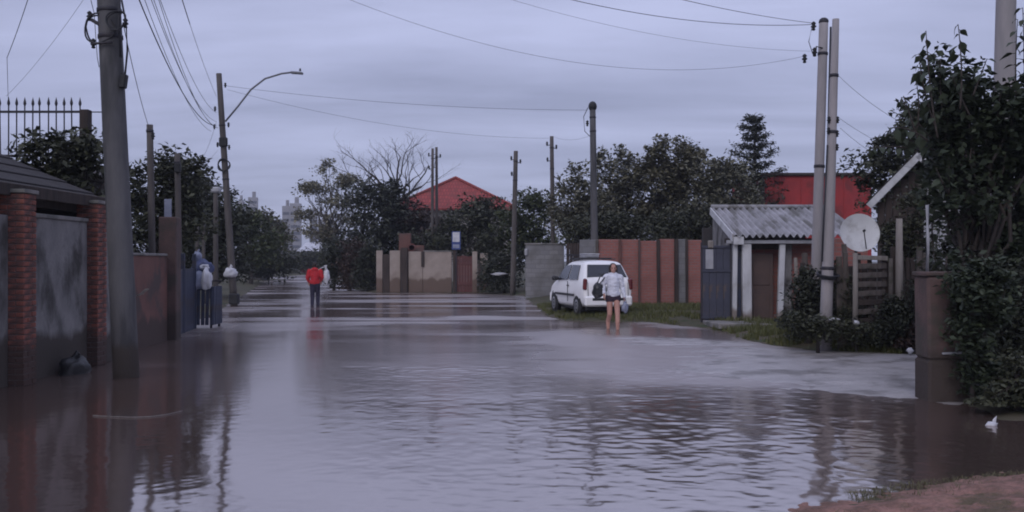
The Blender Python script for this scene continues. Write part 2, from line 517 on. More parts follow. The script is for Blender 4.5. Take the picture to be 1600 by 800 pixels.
def leafmat(name, c1, c2, rough=.62):
    return pm(name, c1, c2, island=True, bump=0, rough=rough, spec=.3)


M['leaf_dark'] = leafmat('leaf_dark', (.026, .030, .018), (.062, .064, .036))
M['leaf_black'] = leafmat('leaf_evergreen', (.020, .024, .017), (.048, .052, .032))
M['leaf_grove'] = leafmat('leaf_grove', (.080, .082, .054), (.150, .142, .098))
M['leaf_mid'] = leafmat('leaf_mid', (.030, .042, .017), (.070, .078, .032))
M['leaf_olive'] = leafmat('leaf_olive', (.062, .060, .036), (.125, .115, .070))
M['leaf_pale'] = leafmat('leaf_pale', (.13, .13, .09), (.22, .205, .145))
M['leaf_brown'] = leafmat('leaf_brown', (.040, .026, .022), (.070, .046, .036))
M['leaf_big'] = leafmat('leaf_broad', (.018, .026, .016), (.042, .054, .028), .6)
M['grass'] = leafmat('grass_blade', (.060, .072, .022), (.115, .110, .042))
M['grass_dry'] = leafmat('grass_dry', (.105, .085, .045), (.075, .078, .030))

# ------------------------------------------------------------------ ground, water, banks
LEFT = [(-6.75, -40), (-6.75, 14.5), (-7.35, 19), (-8.2, 22.4), (-10.7, 33.5), (-14, 47.5), (-24.5, 92), (-25, 128), (-400, 128), (-400, -40)]
RIGHT = [(-23, 128), (-18.5, 92), (-9.4, 53), (-7.3, 46.6), (-1.7, 46.4), (0.55, 42), (0.85, 33), (1.05, 27), (1.45, 24.9), (2.4, 24.5), (3.5, 24.0), (4.4, 22.6),
         (5.0, 20.9), (4.85, 19.3), (5.1, 17.6), (5.6, 16.4), (7.3, 15.6), (6.6, 12), (5.3, 10.4), (5.0, 9.3), (5.6, 8.9), (8, 8.3), (400, 8), (400, 128)]
NEAR = [(1.75, 5.5), (2.0, 5.9), (2.45, 6.2), (3.05, 6.5), (3.9, 6.8), (6, 7.1), (60, 7.1), (60, -40), (-40, -40), (-40, -2.5), (-2, 1.5), (0.6, 3.6)]
SHOAL = [(2.2, 19.4), (2.9, 16.3), (2.7, 14.2), (3.1, 12.7), (3.75, 11.55), (4.15, 10.9), (5.2, 10.5), (6.9, 11.2), (7.9, 15.4), (7.0, 16.1), (5.4, 17.0), (4.6, 18.0), (3.4, 19.3)]


def warp(a, b, n, p=2.2):
    return a + (b - a) * np.linspace(0, 1, n) ** p


def ground_h(X, Y):
    h = np.full(X.shape, -0.10)
    for poly in (LEFT, RIGHT, NEAR):
        h = np.maximum(h, np.clip(sdist(X, Y, poly) * .13, -.10, .13))
    far = sdist(X, Y, [(-400, 122), (400, 122), (400, 5000), (-400, 5000)])
    h = np.maximum(h, np.clip(far * .13, -.10, .13))
    return h + np.where(h > -.09, fbm(X * 1.7, Y * 1.7) * .05, 0)


def build_ground():
    xs = np.concatenate([-warp(32, 2500, 14)[::-1], np.arange(-31.8, 24, .22), warp(24, 2500, 14)])
    ys = np.concatenate([-warp(6, 60, 6)[::-1], np.arange(-5.8, 62, .22), warp(62, 4500, 30)])
    X, Y = np.meshgrid(xs, ys)
    h = ground_h(X, Y)
    structure(link('ground', grid_mesh('ground', xs, ys, h), M['ground']))
    # the flood itself: real ripples near the camera, finer steps close by
    ys = [5.0]
    while ys[-1] < 75:
        ys.append(ys[-1] + (.0026 if ys[-1] < 14 else .0045) * ys[-1])
    ys = np.concatenate([np.linspace(-20, 4.8, 8), ys, np.linspace(78, 130, 12)])
    xs = np.concatenate([np.linspace(-60, -15.3, 10), np.arange(-15, -7.5, .12), np.arange(-7.4, 6, .025), np.arange(6.1, 9, .12), np.linspace(9.4, 14, 4)])
    X, Y = np.meshgrid(xs, ys)
    step = np.clip(np.where(Y < 14, .0026, .0045) * np.abs(Y), .013, 2)
    sm = lambda v, a, b_: np.clip((v - a) / (b_ - a), 0, 1) ** 2 * (3 - 2 * np.clip((v - a) / (b_ - a), 0, 1))
    wx = X + fbm(X * .8, Y * .8, 2) * .5; wy = Y + fbm(X * .7 + 9, Y * .7, 2) * .5
    patch = sm(fbm(X * .22 + 3.1, Y * .30 + 7.7, 3), -.02, .16)
    lane = sm(fbm(X * .10 + 31, Y * .55 + 2.2, 3), .0, .16)
    riffle = sm(sdist(X, Y, SHOAL) + 3.2 + fbm(X * .8, Y * 1.6, 3) * 2.0, 0, 2.6)
    riffle = riffle * sm(Y, 11.0, 12.8) * (1 - sm(sdist(X, Y, [(1.9, 20.2), (3.0, 19.4), (4.6, 18.4), (5.4, 21), (4.6, 23.5), (3.2, 24.5), (1.9, 23)]) + .8, 0, 1.2))
    patch = np.maximum(patch, riffle)
    streak = sm(fbm(X * .17 + 51, Y * .55 + 8.8, 4), -.05, .14)
    h = X * 0
    for k, (lam, sl_c, sl_p, sl_l, stx) in enumerate(((.062, .07, .21, .03, 1.0), (.115, .065, .17, .05, .95), (.28, .016, .035, .04, .8), (1.5, .004, .003, .04, .3))):
        amp = lam * .42 * (sl_c + sl_p * patch * np.clip(16 / np.maximum(Y, 6), .25, 1) + sl_l * lane * np.clip(Y / 22, .1, 1.4))
        n_ = vnoise(wx * stx / lam + 13.7 * k, wy / lam + 4.3 * k) + .6 * vnoise((wx * .9 + wy * .3) * stx / lam * 1.31 + 40, (wy - wx * .12) / lam * 1.27 + 9 * k) - .8
        h = h + amp * n_ * sm(lam / step, 1.8, 3.4)
    calm = 1 - .72 * sm(.9 - np.abs(X + 2.2 + .22 * (Y - 6)) / 2.6, .0, .6) - .75 * sm(-3.6 - X - .30 * (Y - 7) * 0, .0, 1.2) * sm(12.5 - Y, 0, 3)
    h = h * np.clip(calm, .15, 1) * np.where((Y > 5) & (Y < 74), 1, 0)
    calm = np.clip(calm, .15, 1)
    tre = .10 + .05 * patch + .11 * sm(Y, 7.5, 13) + .17 * riffle + (.20 * streak - .06) * sm(Y, 16, 24)
    tre = np.clip(tre * (.55 + .45 * calm), .05, .36)
    me = grid_mesh('flood_water', xs, ys, h)
    me.attributes.new('tremble', 'FLOAT', 'POINT').data.foreach_set('value', tre.astype(np.float32).ravel())
    structure(link('flood_water', me, M['water']))
    # near bank of red earth
    xs = np.arange(-1.5, 8.6, .03); ys = np.arange(3.0, 7.7, .03)
    X, Y = np.meshgrid(xs, ys)
    s = sdist(X, Y, NEAR) + fbm(X * 2.1, Y * 2.1) * .45
    h = np.clip(s * .16, -.08, .16) + fbm(X * 5, Y * 5, 5) * .085 * np.clip(s * 3 + .3, 0, 1) + np.abs(fbm(X * 9, Y * 9, 4)) * .05 * np.clip(s * 3, 0, 1) + fbm(X * 16, Y * 16, 3) * .03 + .012
    structure(link('earth_bank', grid_mesh('earth_bank', xs, ys, h, h > -.03), M['bank']))
    # side street that just breaks the surface
    xs = np.arange(1.4, 8.8, .05); ys = np.arange(9.6, 20.2, .05)
    X, Y = np.meshgrid(xs, ys)
    s = sdist(X, Y, SHOAL) + fbm(X * .7, Y * 2.2, 4) * 1.2
    edge = np.clip((6.4 - X) / 3.0, 0, 1)
    h = np.clip(s * .035, -.05, .014) + fbm(X * .55, Y * 3.2, 4) * (.028 + .040 * edge) + fbm(X * 4, Y * 7, 3) * .012 + .005 - .012 * edge
    structure(link('side_street', grid_mesh('side_street', xs, ys, h, h > -.02), M['asphalt_wet']))
    # concrete apron before the gates, in cast slabs
    ap = structure(bpy.data.objects.new('pavement', None)); C.objects.link(ap)
    for (x, y, w, d, rz) in ((5.35, 22.0, .95, 1.7, .02), (6.33, 21.85, .95, 1.9, -.02), (7.2, 22.2, .75, 1.3, .03)):
        pbox('slab', M['concrete'], ap, (x, y, .09), (w, d, .14), (R(-1.2), 0, rz), .02)


build_ground()


def blades(name, label, pts, hmin, hmax, w, mat, lean=.5, cat_kind='stuff'):
    """grass: one bent two-quad blade at each of the points"""
    P = np.array(pts); n = len(P)
    a = RNG.random(n) * 2 * np.pi; hh = RNG.uniform(hmin, hmax, n)
    d = np.stack([np.cos(a), np.sin(a), np.zeros(n)], 1); s = np.stack([-np.sin(a), np.cos(a), np.zeros(n)], 1)
    ln = RNG.uniform(.1, lean, n)[:, None] * hh[:, None]
    up = np.array([0, 0, 1.0])
    ww = (w * RNG.uniform(.6, 1.3, n))[:, None]
    mid = P + up * hh[:, None] * .6 + d * ln * .35; tip = P + up * hh[:, None] + d * ln
    co = np.stack([P - s * ww, P + s * ww, mid + s * ww * .7, mid - s * ww * .7, tip + s * ww * .1, tip - s * ww * .1], 1).reshape(-1, 3)
    b = np.arange(n)[:, None] * 6
    q = np.concatenate([b + np.array([0, 1, 2, 3]), b + np.array([3, 2, 4, 5])])
    o = link(name, np_mesh(name, co, q), mat)
    o['kind'] = 'stuff'; o['label'] = label; o['category'] = 'grass'
    return o


def scatter(x0, x1, y0, y1, n, poly=None, lo=0, hi=9, gh=None, clump=1.3, thr=-.05):
    X = RNG.uniform(x0, x1, n); Y = RNG.uniform(y0, y1, n)
    k = fbm(X * clump, Y * clump) > thr
    if poly is not None:
        s = sdist(X, Y, poly); k &= (s > lo) & (s < hi)
    X, Y = X[k], Y[k]
    Z = ground_h(X, Y) - .01 if gh is None else np.full(X.shape, gh)
    return np.stack([X, Y, Z], 1)


blades('bank_grass', 'short green and straw grass along the red earth bank in the foreground',
       np.concatenate([scatter(2.35, 8, 5.6, 7.5, 44000, NEAR, -.20, .22, -.005, 2.0, -.25), scatter(1.9, 8, 4, 7.2, 22000, NEAR, .15, 1.6, .05, 3.4, -.02)]), .010, .034, .0028, M['grass_dry'], 2.2)
blades('verge_grass', 'low green grass on the verge behind the white car',
       np.concatenate([scatter(.7, 7, 22, 33, 34000, RIGHT, .05, 12, None, .9, -.12)]), .05, .16, .008, M['grass'])
blades('fence_grass', 'ragged grass at the foot of the two paired poles',
       scatter(4.4, 8, 15.4, 21.5, 26000, RIGHT, .0, 1.6, None, 1.4, -.12), .05, .18, .007, M['grass'])

# ------------------------------------------------------------------ trees and plants
def leaf_arrays(P, size, flat=.5, asp=.5):
    """folded rhombic leaves at points P"""
    n = len(P)
    d = RNG.normal(size=(n, 3)); d[:, 2] *= flat; d[:, 2] -= .15
    d /= np.linalg.norm(d, axis=1)[:, None]
    u = RNG.normal(size=(n, 3)) * .6 + np.array([0, 0, 1.0])
    s = np.cross(d, u); s /= np.linalg.norm(s, axis=1)[:, None] + 1e-9
    nn = np.cross(s, d)
    L = (size * RNG.uniform(.45, 1.5, n))[:, None]
    a = P - d * L * .5; b = P + d * L * .5
    l = P + s * L * asp * .5 + nn * L * .08 - d * L * .08; r = P - s * L * asp * .5 + nn * L * .08 - d * L * .08
    co = np.stack([a, r, b, l], 1).reshape(-1, 3)
    q = np.arange(n)[:, None] * 4 + np.array([0, 1, 2, 3])
    return co, q


def clump_points(ells, k, shell=.55):
    vol = np.array([e[3] * e[4] * e[5] for e in ells]) ** .75; vol /= vol.sum()
    idx = RNG.choice(len(ells), k, p=vol)
    d = RNG.normal(size=(k, 3)); d /= np.linalg.norm(d, axis=1)[:, None]
    rr = (shell + (1 - shell) * RNG.random(k))[:, None]
    E = np.array(ells)[idx]
    return E[:, :3] + d * rr * E[:, 3:6]


def limb(mb, a, b, r0, r1, wob=.12, n=5, sides=6):
    a, b = Vector(a), Vector(b)
    L = (b - a).length
    pts = []; rs = []
    for i in range(n + 1):
        t = i / n
        w = math.sin(math.pi * t) * wob * L
        p = a.lerp(b, t) + Vector((random.uniform(-1, 1), random.uniform(-1, 1), random.uniform(-.3, 1.0))) * w * .6
        pts.append(p); rs.append(r0 + (r1 - r0) * t)
    mb.tube(pts, rs, sides)
    return pts


def tree(name, label, base, ells, n, ls, mat, bark='bark', tr=.14, clumps=70, spread=.34, group=None, cat='tree', z0=.1, asp=.5, flat=.5,
         shell=.5, limbs=14, fork=.35, sprays=18):
    t = thing(name, label, cat, (base[0], base[1], z0), 0, group)
    e = [(a, b, c - z0, d, f, g) for (a, b, c, d, f, g) in ells]
    K = clump_points(e, clumps, shell)
    # sprays that break the outline
    dirs = RNG.normal(size=(sprays, 3)); dirs[:, 2] = np.abs(dirs[:, 2]); dirs /= np.linalg.norm(dirs, axis=1)[:, None] + 1e-9
    ei = np.array(e)[RNG.integers(0, len(e), sprays)]
    S = ei[:, :3] + dirs * ei[:, 3:6] * RNG.uniform(1.0, 1.22, (sprays, 1))
    top = max(c[2] for c in e)
    mb = MB()
    cx = float(np.mean([c[0] for c in e])); cy = float(np.mean([c[1] for c in e]))
    fk = Vector((cx * .3, cy * .3, max(.25, top * fork)))
    mb.tube([(0, 0, -.25), (0, 0, .15), fk * .6 + Vector((.04, 0, fk.z * .15)), fk], [tr * 1.35, tr * 1.1, tr * .95, tr * .85], 8)
    for i in range(min(limbs, len(K))):
        p = limb(mb, fk, K[i], tr * .5, tr * .1)
        for j in range(2):
            limb(mb, p[3], K[(i * 3 + j * 7) % len(K)] * .4 + np.array(p[-1]) * .6, tr * .16, tr * .04, n=3, sides=4)
    for s_, b_ in zip(S, ei[:, :3]):
        limb(mb, fk, s_, tr * .16, tr * .03, n=4, sides=4)
    mb.build('trunk', M[bark], t, True)
    w = RNG.uniform(.5, 1.5, clumps); w /= w.sum()
    ci = RNG.choice(clumps, n, p=w)
    rad = (spread * RNG.uniform(.6, 1.5, clumps))[ci][:, None]
    off = RNG.normal(size=(n, 3)); off *= (RNG.random(n) ** .4)[:, None] / (np.linalg.norm(off, axis=1)[:, None]) ; off[:, 2] *= .75
    P = K[ci] + off * rad * 1.5
    m = max(6, n // 160)
    tt = RNG.random((sprays, m, 1)) ** .7
    P2 = (ei[:, None, :3] + (S - ei[:, :3])[:, None, :] * (.6 + .42 * tt)).reshape(-1, 3) + RNG.normal(size=(sprays * m, 3)) * ls * .55
    P = np.concatenate([P, P2]); P[:, 2] = np.maximum(P[:, 2], .03)
    co, q = leaf_arrays(P, ls, flat, asp)
    o = link('crown', np_mesh('crown', co, q), M[mat], t); o['kind'] = 'stuff'
    return t


def ell_px(cx, cy, rx, ry, Y, base, dep=None):
    """ellipsoid in local crown coordinates from its photo extent at depth Y"""
    p = at(cx, cy, Y); k = Y / F
    return (p.x - base[0], Y - base[1], p.z, rx * k, (dep or rx) * k, ry * k)


def ptree(name, label, Y, bx, blobs, n, ls, mat, **kw):
    base = ((bx - 800) / F * Y, Y)
    return tree(name, label, base, [ell_px(*b, Y + (dy if (dy := kw.get('dy', 0)) else 0), base) for b in blobs], n, ls, mat,
                **{k: v for k, v in kw.items() if k != 'dy'})


def build_trees():
    g = 'trees along the left side of the street'
    ptree('yard_tree', 'dark bushy tree over the porch roof, below the spiked railing', 15.9, 95, [(95, 255, 55, 45), (60, 285, 50, 30), (135, 270, 38, 55), (110, 330, 60, 50)], 5200, .13, 'leaf_dark', clumps=60, spread=.22, group=g)
    ptree('yard_tree', 'dark leafy tree just right of the thick leaning pole', 24, 255, [(235, 300, 42, 60), (285, 290, 38, 45), (262, 260, 34, 36), (230, 360, 45, 55), (300, 340, 25, 45)], 7000, .15, 'leaf_dark', clumps=80, spread=.30, group=g)
    ptree('street_tree', 'dense dark tree behind the curved-arm lamp pole', 37, 328, [(318, 330, 42, 52), (352, 345, 30, 50), (300, 370, 30, 50), (335, 395, 45, 35)], 7000, .2, 'leaf_black', clumps=80, spread=.42, group=g)
    ptree('street_tree', 'tall narrow tree further left behind the lamp pole', 46, 300, [(290, 320, 34, 50), (312, 300, 20, 26), (285, 370, 34, 50)], 4200, .22, 'leaf_dark', clumps=50, spread=.45, group=g)
    ptree('street_tree', 'grey-green tree on the left verge before the far shed roof', 62, 392, [(392, 375, 38, 42), (372, 345, 18, 30), (415, 388, 26, 36)], 5600, .26, 'leaf_mid', clumps=60, spread=.6, group=g)
    ptree('street_tree', 'hazy tree at the far left end of the flooded street', 84, 425, [(420, 370, 28, 38), (400, 345, 18, 16), (436, 395, 16, 30)], 4200, .34, 'leaf_olive', clumps=50, spread=.8, group=g)
    ptree('bush', 'low dark bush at the left water edge below the lamp pole', 40, 336, [(340, 420, 30, 16), (310, 415, 22, 24), (370, 424, 22, 12)], 3000, .16, 'leaf_black', clumps=40, spread=.3, cat='bush', tr=.05)
    ptree('bush', 'low dark bush at the left side of the street end', 66, 420, [(395, 418, 30, 16), (425, 415, 26, 16), (448, 412, 16, 12)], 3200, .26, 'leaf_dark', clumps=40, spread=.5, cat='bush', tr=.05)
    ptree('bush', 'dark bush closing the far end of the street', 112, 468, [(455, 408, 22, 14), (480, 410, 22, 15), (502, 406, 16, 18)], 3200, .36, 'leaf_dark', clumps=44, spread=.8, cat='bush', tr=.05)

    g = 'trees behind the beige wall'
    # layered pale tree
    ptree('layered_tree', 'pale spreading tree with flat leaf layers left of the bare tree', 60, 522,
          [(505, 268, 20, 7), (540, 285, 28, 8), (490, 296, 34, 8), (530, 315, 38, 9), (482, 336, 22, 8), (545, 345, 34, 12), (505, 365, 34, 14), (515, 258, 9, 6)], 5200, .21, 'leaf_pale', bark='bark_pale', clumps=90, spread=.42, group=g, limbs=26, fork=.28, shell=.2, sprays=30)
    ptree('yard_tree', 'dark dense tree above the dark hedge, left of the beige wall', 55, 545, [(580, 335, 36, 46), (598, 305, 28, 28), (545, 400, 40, 34), (608, 355, 30, 50), (575, 395, 44, 50)], 9500, .24, 'leaf_black', clumps=110, spread=.6, group=g)
    ptree('yard_tree', 'brownish twiggy tree in front of the red hip roof', 56, 640, [(632, 345, 28, 32), (660, 365, 34, 40), (620, 375, 20, 40)], 5200, .24, 'leaf_brown', clumps=60, spread=.5, group=g, sprays=40)
    ptree('yard_tree', 'dark green tree right of the red hip roof', 52, 738, [(735, 345, 44, 34), (705, 368, 30, 26), (765, 350, 30, 40), (745, 385, 50, 25)], 7600, .22, 'leaf_dark', clumps=90, spread=.5, group=g)
    ptree('yard_tree', 'green tree between the two slim poles left of the grey block wall', 49, 825, [(825, 345, 36, 42), (845, 325, 24, 24), (800, 365, 30, 40), (840, 385, 40, 28)], 6800, .21, 'leaf_mid', clumps=90, spread=.45, group=g)
    ptree('bush', 'dark green creeper bush over the beige wall', 49.4, 675, [(660, 378, 28, 14), (695, 382, 26, 14), (640, 372, 12, 14), (760, 385, 24, 16)], 3000, .16, 'leaf_dark', clumps=50, spread=.3, cat='bush', tr=.05)
    for k, (px, lab, mt) in enumerate(((522, 'dark hedge bush beside the person in red', 'leaf_black'), (548, 'brown-tinged hedge bush in the middle left of the beige wall', 'leaf_brown'), (574, 'hedge bush touching the left end of the beige wall', 'leaf_black'))):
        ptree('hedge_bush', lab, 50.5 - k * .8, px, [(px, 425, 20, 30), (px + 4, 400, 16, 20)], 3000, .17, mt, clumps=36, spread=.4, cat='hedge', tr=.05, group='hedge left of the beige wall')
    ptree('bush', 'dark bush filling the gap beside the grey block wall', 45, 788, [(780, 425, 26, 34), (806, 418, 18, 40), (768, 440, 16, 20)], 4600, .15, 'leaf_black', clumps=60, spread=.34, cat='bush', tr=.06)

    g = 'trees behind the red brick wall'
    ptree('yard_tree', 'tall slender tree right of the second slim pole, above the grey wall', 41, 900, [(905, 300, 34, 42), (880, 330, 20, 40), (925, 335, 34, 40), (895, 355, 30, 26)], 5200, .18, 'leaf_grove', clumps=70, spread=.36, group=g, shell=.35, sprays=54)
    ptree('yard_tree', 'loose-crowned tree right of the round-topped pole', 43, 965, [(962, 262, 32, 34), (985, 300, 38, 40), (950, 320, 32, 48), (975, 350, 40, 34)], 6000, .19, 'leaf_grove', clumps=80, spread=.38, group=g, shell=.35, sprays=36)
    ptree('yard_tree', 'broad olive-green tree behind the red brick wall', 42, 1050, [(1052, 252, 44, 36), (1030, 290, 48, 50), (1078, 300, 44, 50), (1045, 345, 62, 40)], 10500, .19, 'leaf_olive', clumps=120, spread=.42, group=g, sprays=70)
    ptree('yard_tree', 'dark tree left of the layered conifer', 40, 1130, [(1120, 275, 38, 36), (1145, 305, 44, 44), (1110, 330, 44, 50), (1160, 345, 34, 40)], 9000, .18, 'leaf_grove', clumps=110, spread=.38, group=g)
    ptree('yard_tree', 'dark low tree behind the white car', 38.5, 925, [(915, 360, 44, 26), (960, 362, 40, 24), (1005, 358, 44, 28)], 5200, .17, 'leaf_dark', clumps=70, spread=.36, group=g)
    ptree('yard_tree', 'dark low tree behind the right end of the brick wall', 36.5, 1075, [(1055, 358, 44, 28), (1095, 355, 40, 30), (1135, 345, 30, 30)], 5200, .16, 'leaf_dark', clumps=70, spread=.34, group=g)


def build_bare_tree():
    Y = 62; base = at(600, 408, Y)
    t = thing('bare_tree', 'leafless tree with crooked bare branches beside the red hip roof', 'tree', (base.x, Y, .1))
    mb = MB()
    rnd = random.Random(8)

    def grow(p, d, L, r, dep):
        pts = [p]; rs = [r]
        q = p
        for i in range(4):
            d = (d + Vector((rnd.uniform(-1, 1), rnd.uniform(-1, 1), rnd.uniform(-.6, .75))) * .30).normalized()
            q = q + d * L / 4; pts.append(q); rs.append(r * (1 - .42 * (i + 1) / 4))
        mb.tube(pts, rs, 6)
        if dep == 0:
            return
        for k in range(rnd.choice((2, 3))):
            a = rnd.uniform(0, 2 * math.pi)
            nd = (d + Vector((math.cos(a), math.sin(a) * .7, rnd.uniform(-.1, .6))) * .85).normalized()
            grow(pts[rnd.choice((2, 3, 4))], nd, L * rnd.uniform(.58, .8), rs[3] * .62, dep - 1)
    loc = Vector((base.x, Y, .1))
    f = at(603, 330, Y) - loc
    mb.tube([(0, 0, -.3), (.05, 0, 1.8), f * .8, f], [.26, .22, .19, .17], 8)
    for tgt, r in (((648, 268), .12), ((575, 262), .11), ((685, 275), .10), ((612, 262), .09), ((558, 280), .09), ((645, 292), .09)):
        e = at(*tgt, Y + rnd.uniform(-2, 2)) - loc
        grow(f, (e - f).normalized(), (e - f).length * .72, r * 1.4, 4)
    mb.build('trunk', M['bark'], t, True)


def build_conifer():
    Y = 46; base = at(1178, 408, Y)
    t = thing('conifer_tree', 'layered dark conifer rising above the other trees left of the red building', 'tree', (base.x, Y, .1))
    loc = Vector((base.x, Y, .1))
    top = at(1180, 188, Y) - loc
    mb = MB(); mb.tube([(0, 0, -.2), (0, 0, top.z * .5), top], [.2, .14, .02], 8)
    P = []
    z = top.z
    k = 0
    while z > 2.2:
        rad = min(1.45, .45 + (top.z - z) * .36) * (1 if k else .9)
        for j in range(6 if k else 5):
            a = j * 2 * math.pi / 6 + k * .6 + random.uniform(-.25, .25)
            L = rad * random.uniform(.45, 1.2)
            e = Vector((math.cos(a) * L, math.sin(a) * L, z + L * .28))
            c = Vector((top.x * z / top.z, 0, z))
            mid = c.lerp(e, .5) - Vector((0, 0, .06))
            mb.tube([c, mid, e], [.035, .025, .01], 5)
            for i in range(95):
                s_ = random.uniform(.15, 1.08)
                p = c.lerp(mid, s_ * 2) if s_ < .5 else mid.lerp(e, s_ * 2 - 1)
                P.append(tuple(p + Vector((random.gauss(0, .12), random.gauss(0, .12), random.gauss(.0, .10)))))
        z -= .48 if k < 3 else .52; k += 1
    mb.build('trunk', M['bark'], t, True)
    co, q = leaf_arrays(np.array(P), .20, .4, .35)
    o = link('crown', np_mesh('crown', co, q), M['leaf_black'], t); o['kind'] = 'stuff'


def leaf_mesh(L, w, droop, fold):
    """one broad leaf: petiole, blade folded on the midrib, curved tip"""
    n = 5
    mb = MB()
    prof = [.02, .72, 1.0, .78, .40, .03]
    vs = []
    for i in range(n + 1):
        t = i / n
        x = .18 * L + L * t; z = -droop * L * t * t
        h = w * L * .5 * prof[i]
        vs += [(x, -h, z + fold * h), (x, 0, z), (x, h, z + fold * h)]
    fs = []
    for i in range(n):
        a = i * 3
        fs += [(a, a + 1, a + 4, a + 3), (a + 1, a + 2, a + 5, a + 4)]
    mb.add(vs, fs)
    mb.tube([(0, 0, 0), (.19 * L, 0, 0)], .006, 4)
    return mb.mesh('leaf', True)


def build_broadleaf():
    """the big-leaved tree leaning in from the right"""
    Y = 12.2; base = at(1560, 408, Y)
    loc = Vector((base.x, Y, .1))
    t = thing('broadleaf_tree', 'large-leaved dark green tree filling the right edge above the brown pillar', 'tree', loc)
    blobs = [(1525, 235, 70, 110), (1490, 195, 42, 90), (1468, 185, 30, 50), (1500, 330, 50, 90), (1585, 330, 66, 150), (1545, 430, 60, 110), (1600, 200, 42, 90), (1505, 135, 30, 40), (1460, 130, 22, 44), (1570, 540, 50, 90)]
    e = []
    for i, (cx, cy, rx, ry) in enumerate(blobs):
        Yb = Y + (.5 if i in (0, 4) else -.1 + .25 * (i % 3))
        p = at(cx, cy, Yb) - loc; k = Yb / F
        e.append((p.x, p.y, p.z, rx * k, rx * k * 1.1, ry * k))
    K = clump_points(e, 230, .42)
    mb = MB()
    fk = Vector((-.3, .1, 1.0))
    mb.tube([(.1, 0, -.2), (0, 0, .4), fk], [.13, .11, .09], 8)
    for i in range(34):
        limb(mb, fk, K[i], .045, .008)
    mb.build('trunk', M['bark'], t, True)
    n = 16500
    ci = RNG.integers(0, len(K), n)
    off = RNG.normal(size=(n, 3)); off *= (RNG.random(n) ** .4 * .26)[:, None] / np.linalg.norm(off, axis=1)[:, None]
    P = K[ci] + off
    co, q = leaf_arrays(P, .108, .5, .66)
    o = link('crown', np_mesh('crown', co, q), M['leaf_big'], t); o['kind'] = 'stuff'
    # sprigs with single leaves that show against the sky
    metas = [leaf_mesh(.16, .66, .25, .25), leaf_mesh(.19, .6, .4, .2), leaf_mesh(.14, .68, .15, .3)]
    for me in metas:
        me.materials.append(M['leaf_big'])
    sprigs = [((1465, 215), (1452, 150), (1447, 48)), ((1462, 200), (1440, 140), (1436, 84)), ((1455, 215), (1422, 180), (1408, 152)), ((1460, 235), (1415, 215), (1385, 205)), ((1500, 170), (1506, 110), (1497, 38)), ((1440, 235), (1425, 190), (1412, 150)), ((1475, 190), (1466, 130), (1470, 92)),
              ((1435, 235), (1400, 225), (1362, 232)), ((1450, 220), (1420, 195), (1390, 200)), ((1520, 150), (1535, 110), (1542, 92)), ((1590, 190), (1584, 110), (1590, 30)),
              ((1600, 160), (1602, 90), (1598, 12)), ((1480, 300), (1470, 280), (1462, 262)), ((1430, 210), (1440, 175), (1432, 128)), ((1560, 190), (1556, 160), (1572, 128)),
              ((1460, 330), (1452, 370), (1462, 410)), ((1480, 400), (1474, 430), (1490, 470)), ((1515, 180), (1495, 140), (1488, 118)),
              ((1540, 420), (1530, 470), (1538, 520)), ((1580, 420), (1575, 480), (1586, 540))]
    st = MB()
    for si, cps in enumerate(sprigs):
        Ys = Y - .45 + (si % 4) * .22
        a, b, c = [at(*p, Ys) - loc for p in cps]
        pts = [a * (1 - s) ** 2 + b * 2 * s * (1 - s) + c * s * s for s in [i / 12 for i in range(13)]]
        st.tube(pts, [.014 - .009 * i / 12 for i in range(13)], 5)
        nl = max(10, int((c - a).length / .065))
        nl = min(nl, 17)
        for j in range(nl):
            s = .12 + .88 * j / (nl - 1)
            p = a * (1 - s) ** 2 + b * 2 * s * (1 - s) + c * s * s
            d = (pts[min(12, int(s * 12) + 1)] - pts[max(0, int(s * 12) - 1)]).normalized()
            side = 1 if j % 2 else -1
            az = math.atan2(d.y, d.x) + side * 1.2 + random.uniform(-.5, .5) if abs(d.z) < .8 else (0 if side > 0 else math.pi) + random.uniform(-.9, .9)
            o = link('leaf', metas[j % 3], None, t, p)
            o.rotation_euler = (random.uniform(-.7, .7), random.uniform(.1, 1.1), az)
            s_ = random.uniform(.7, 1.12) * (1.0 - .15 * s); o.scale = (s_, s_, s_)
    st.build('twig', M['bark'], t, True)['kind'] = 'stuff'


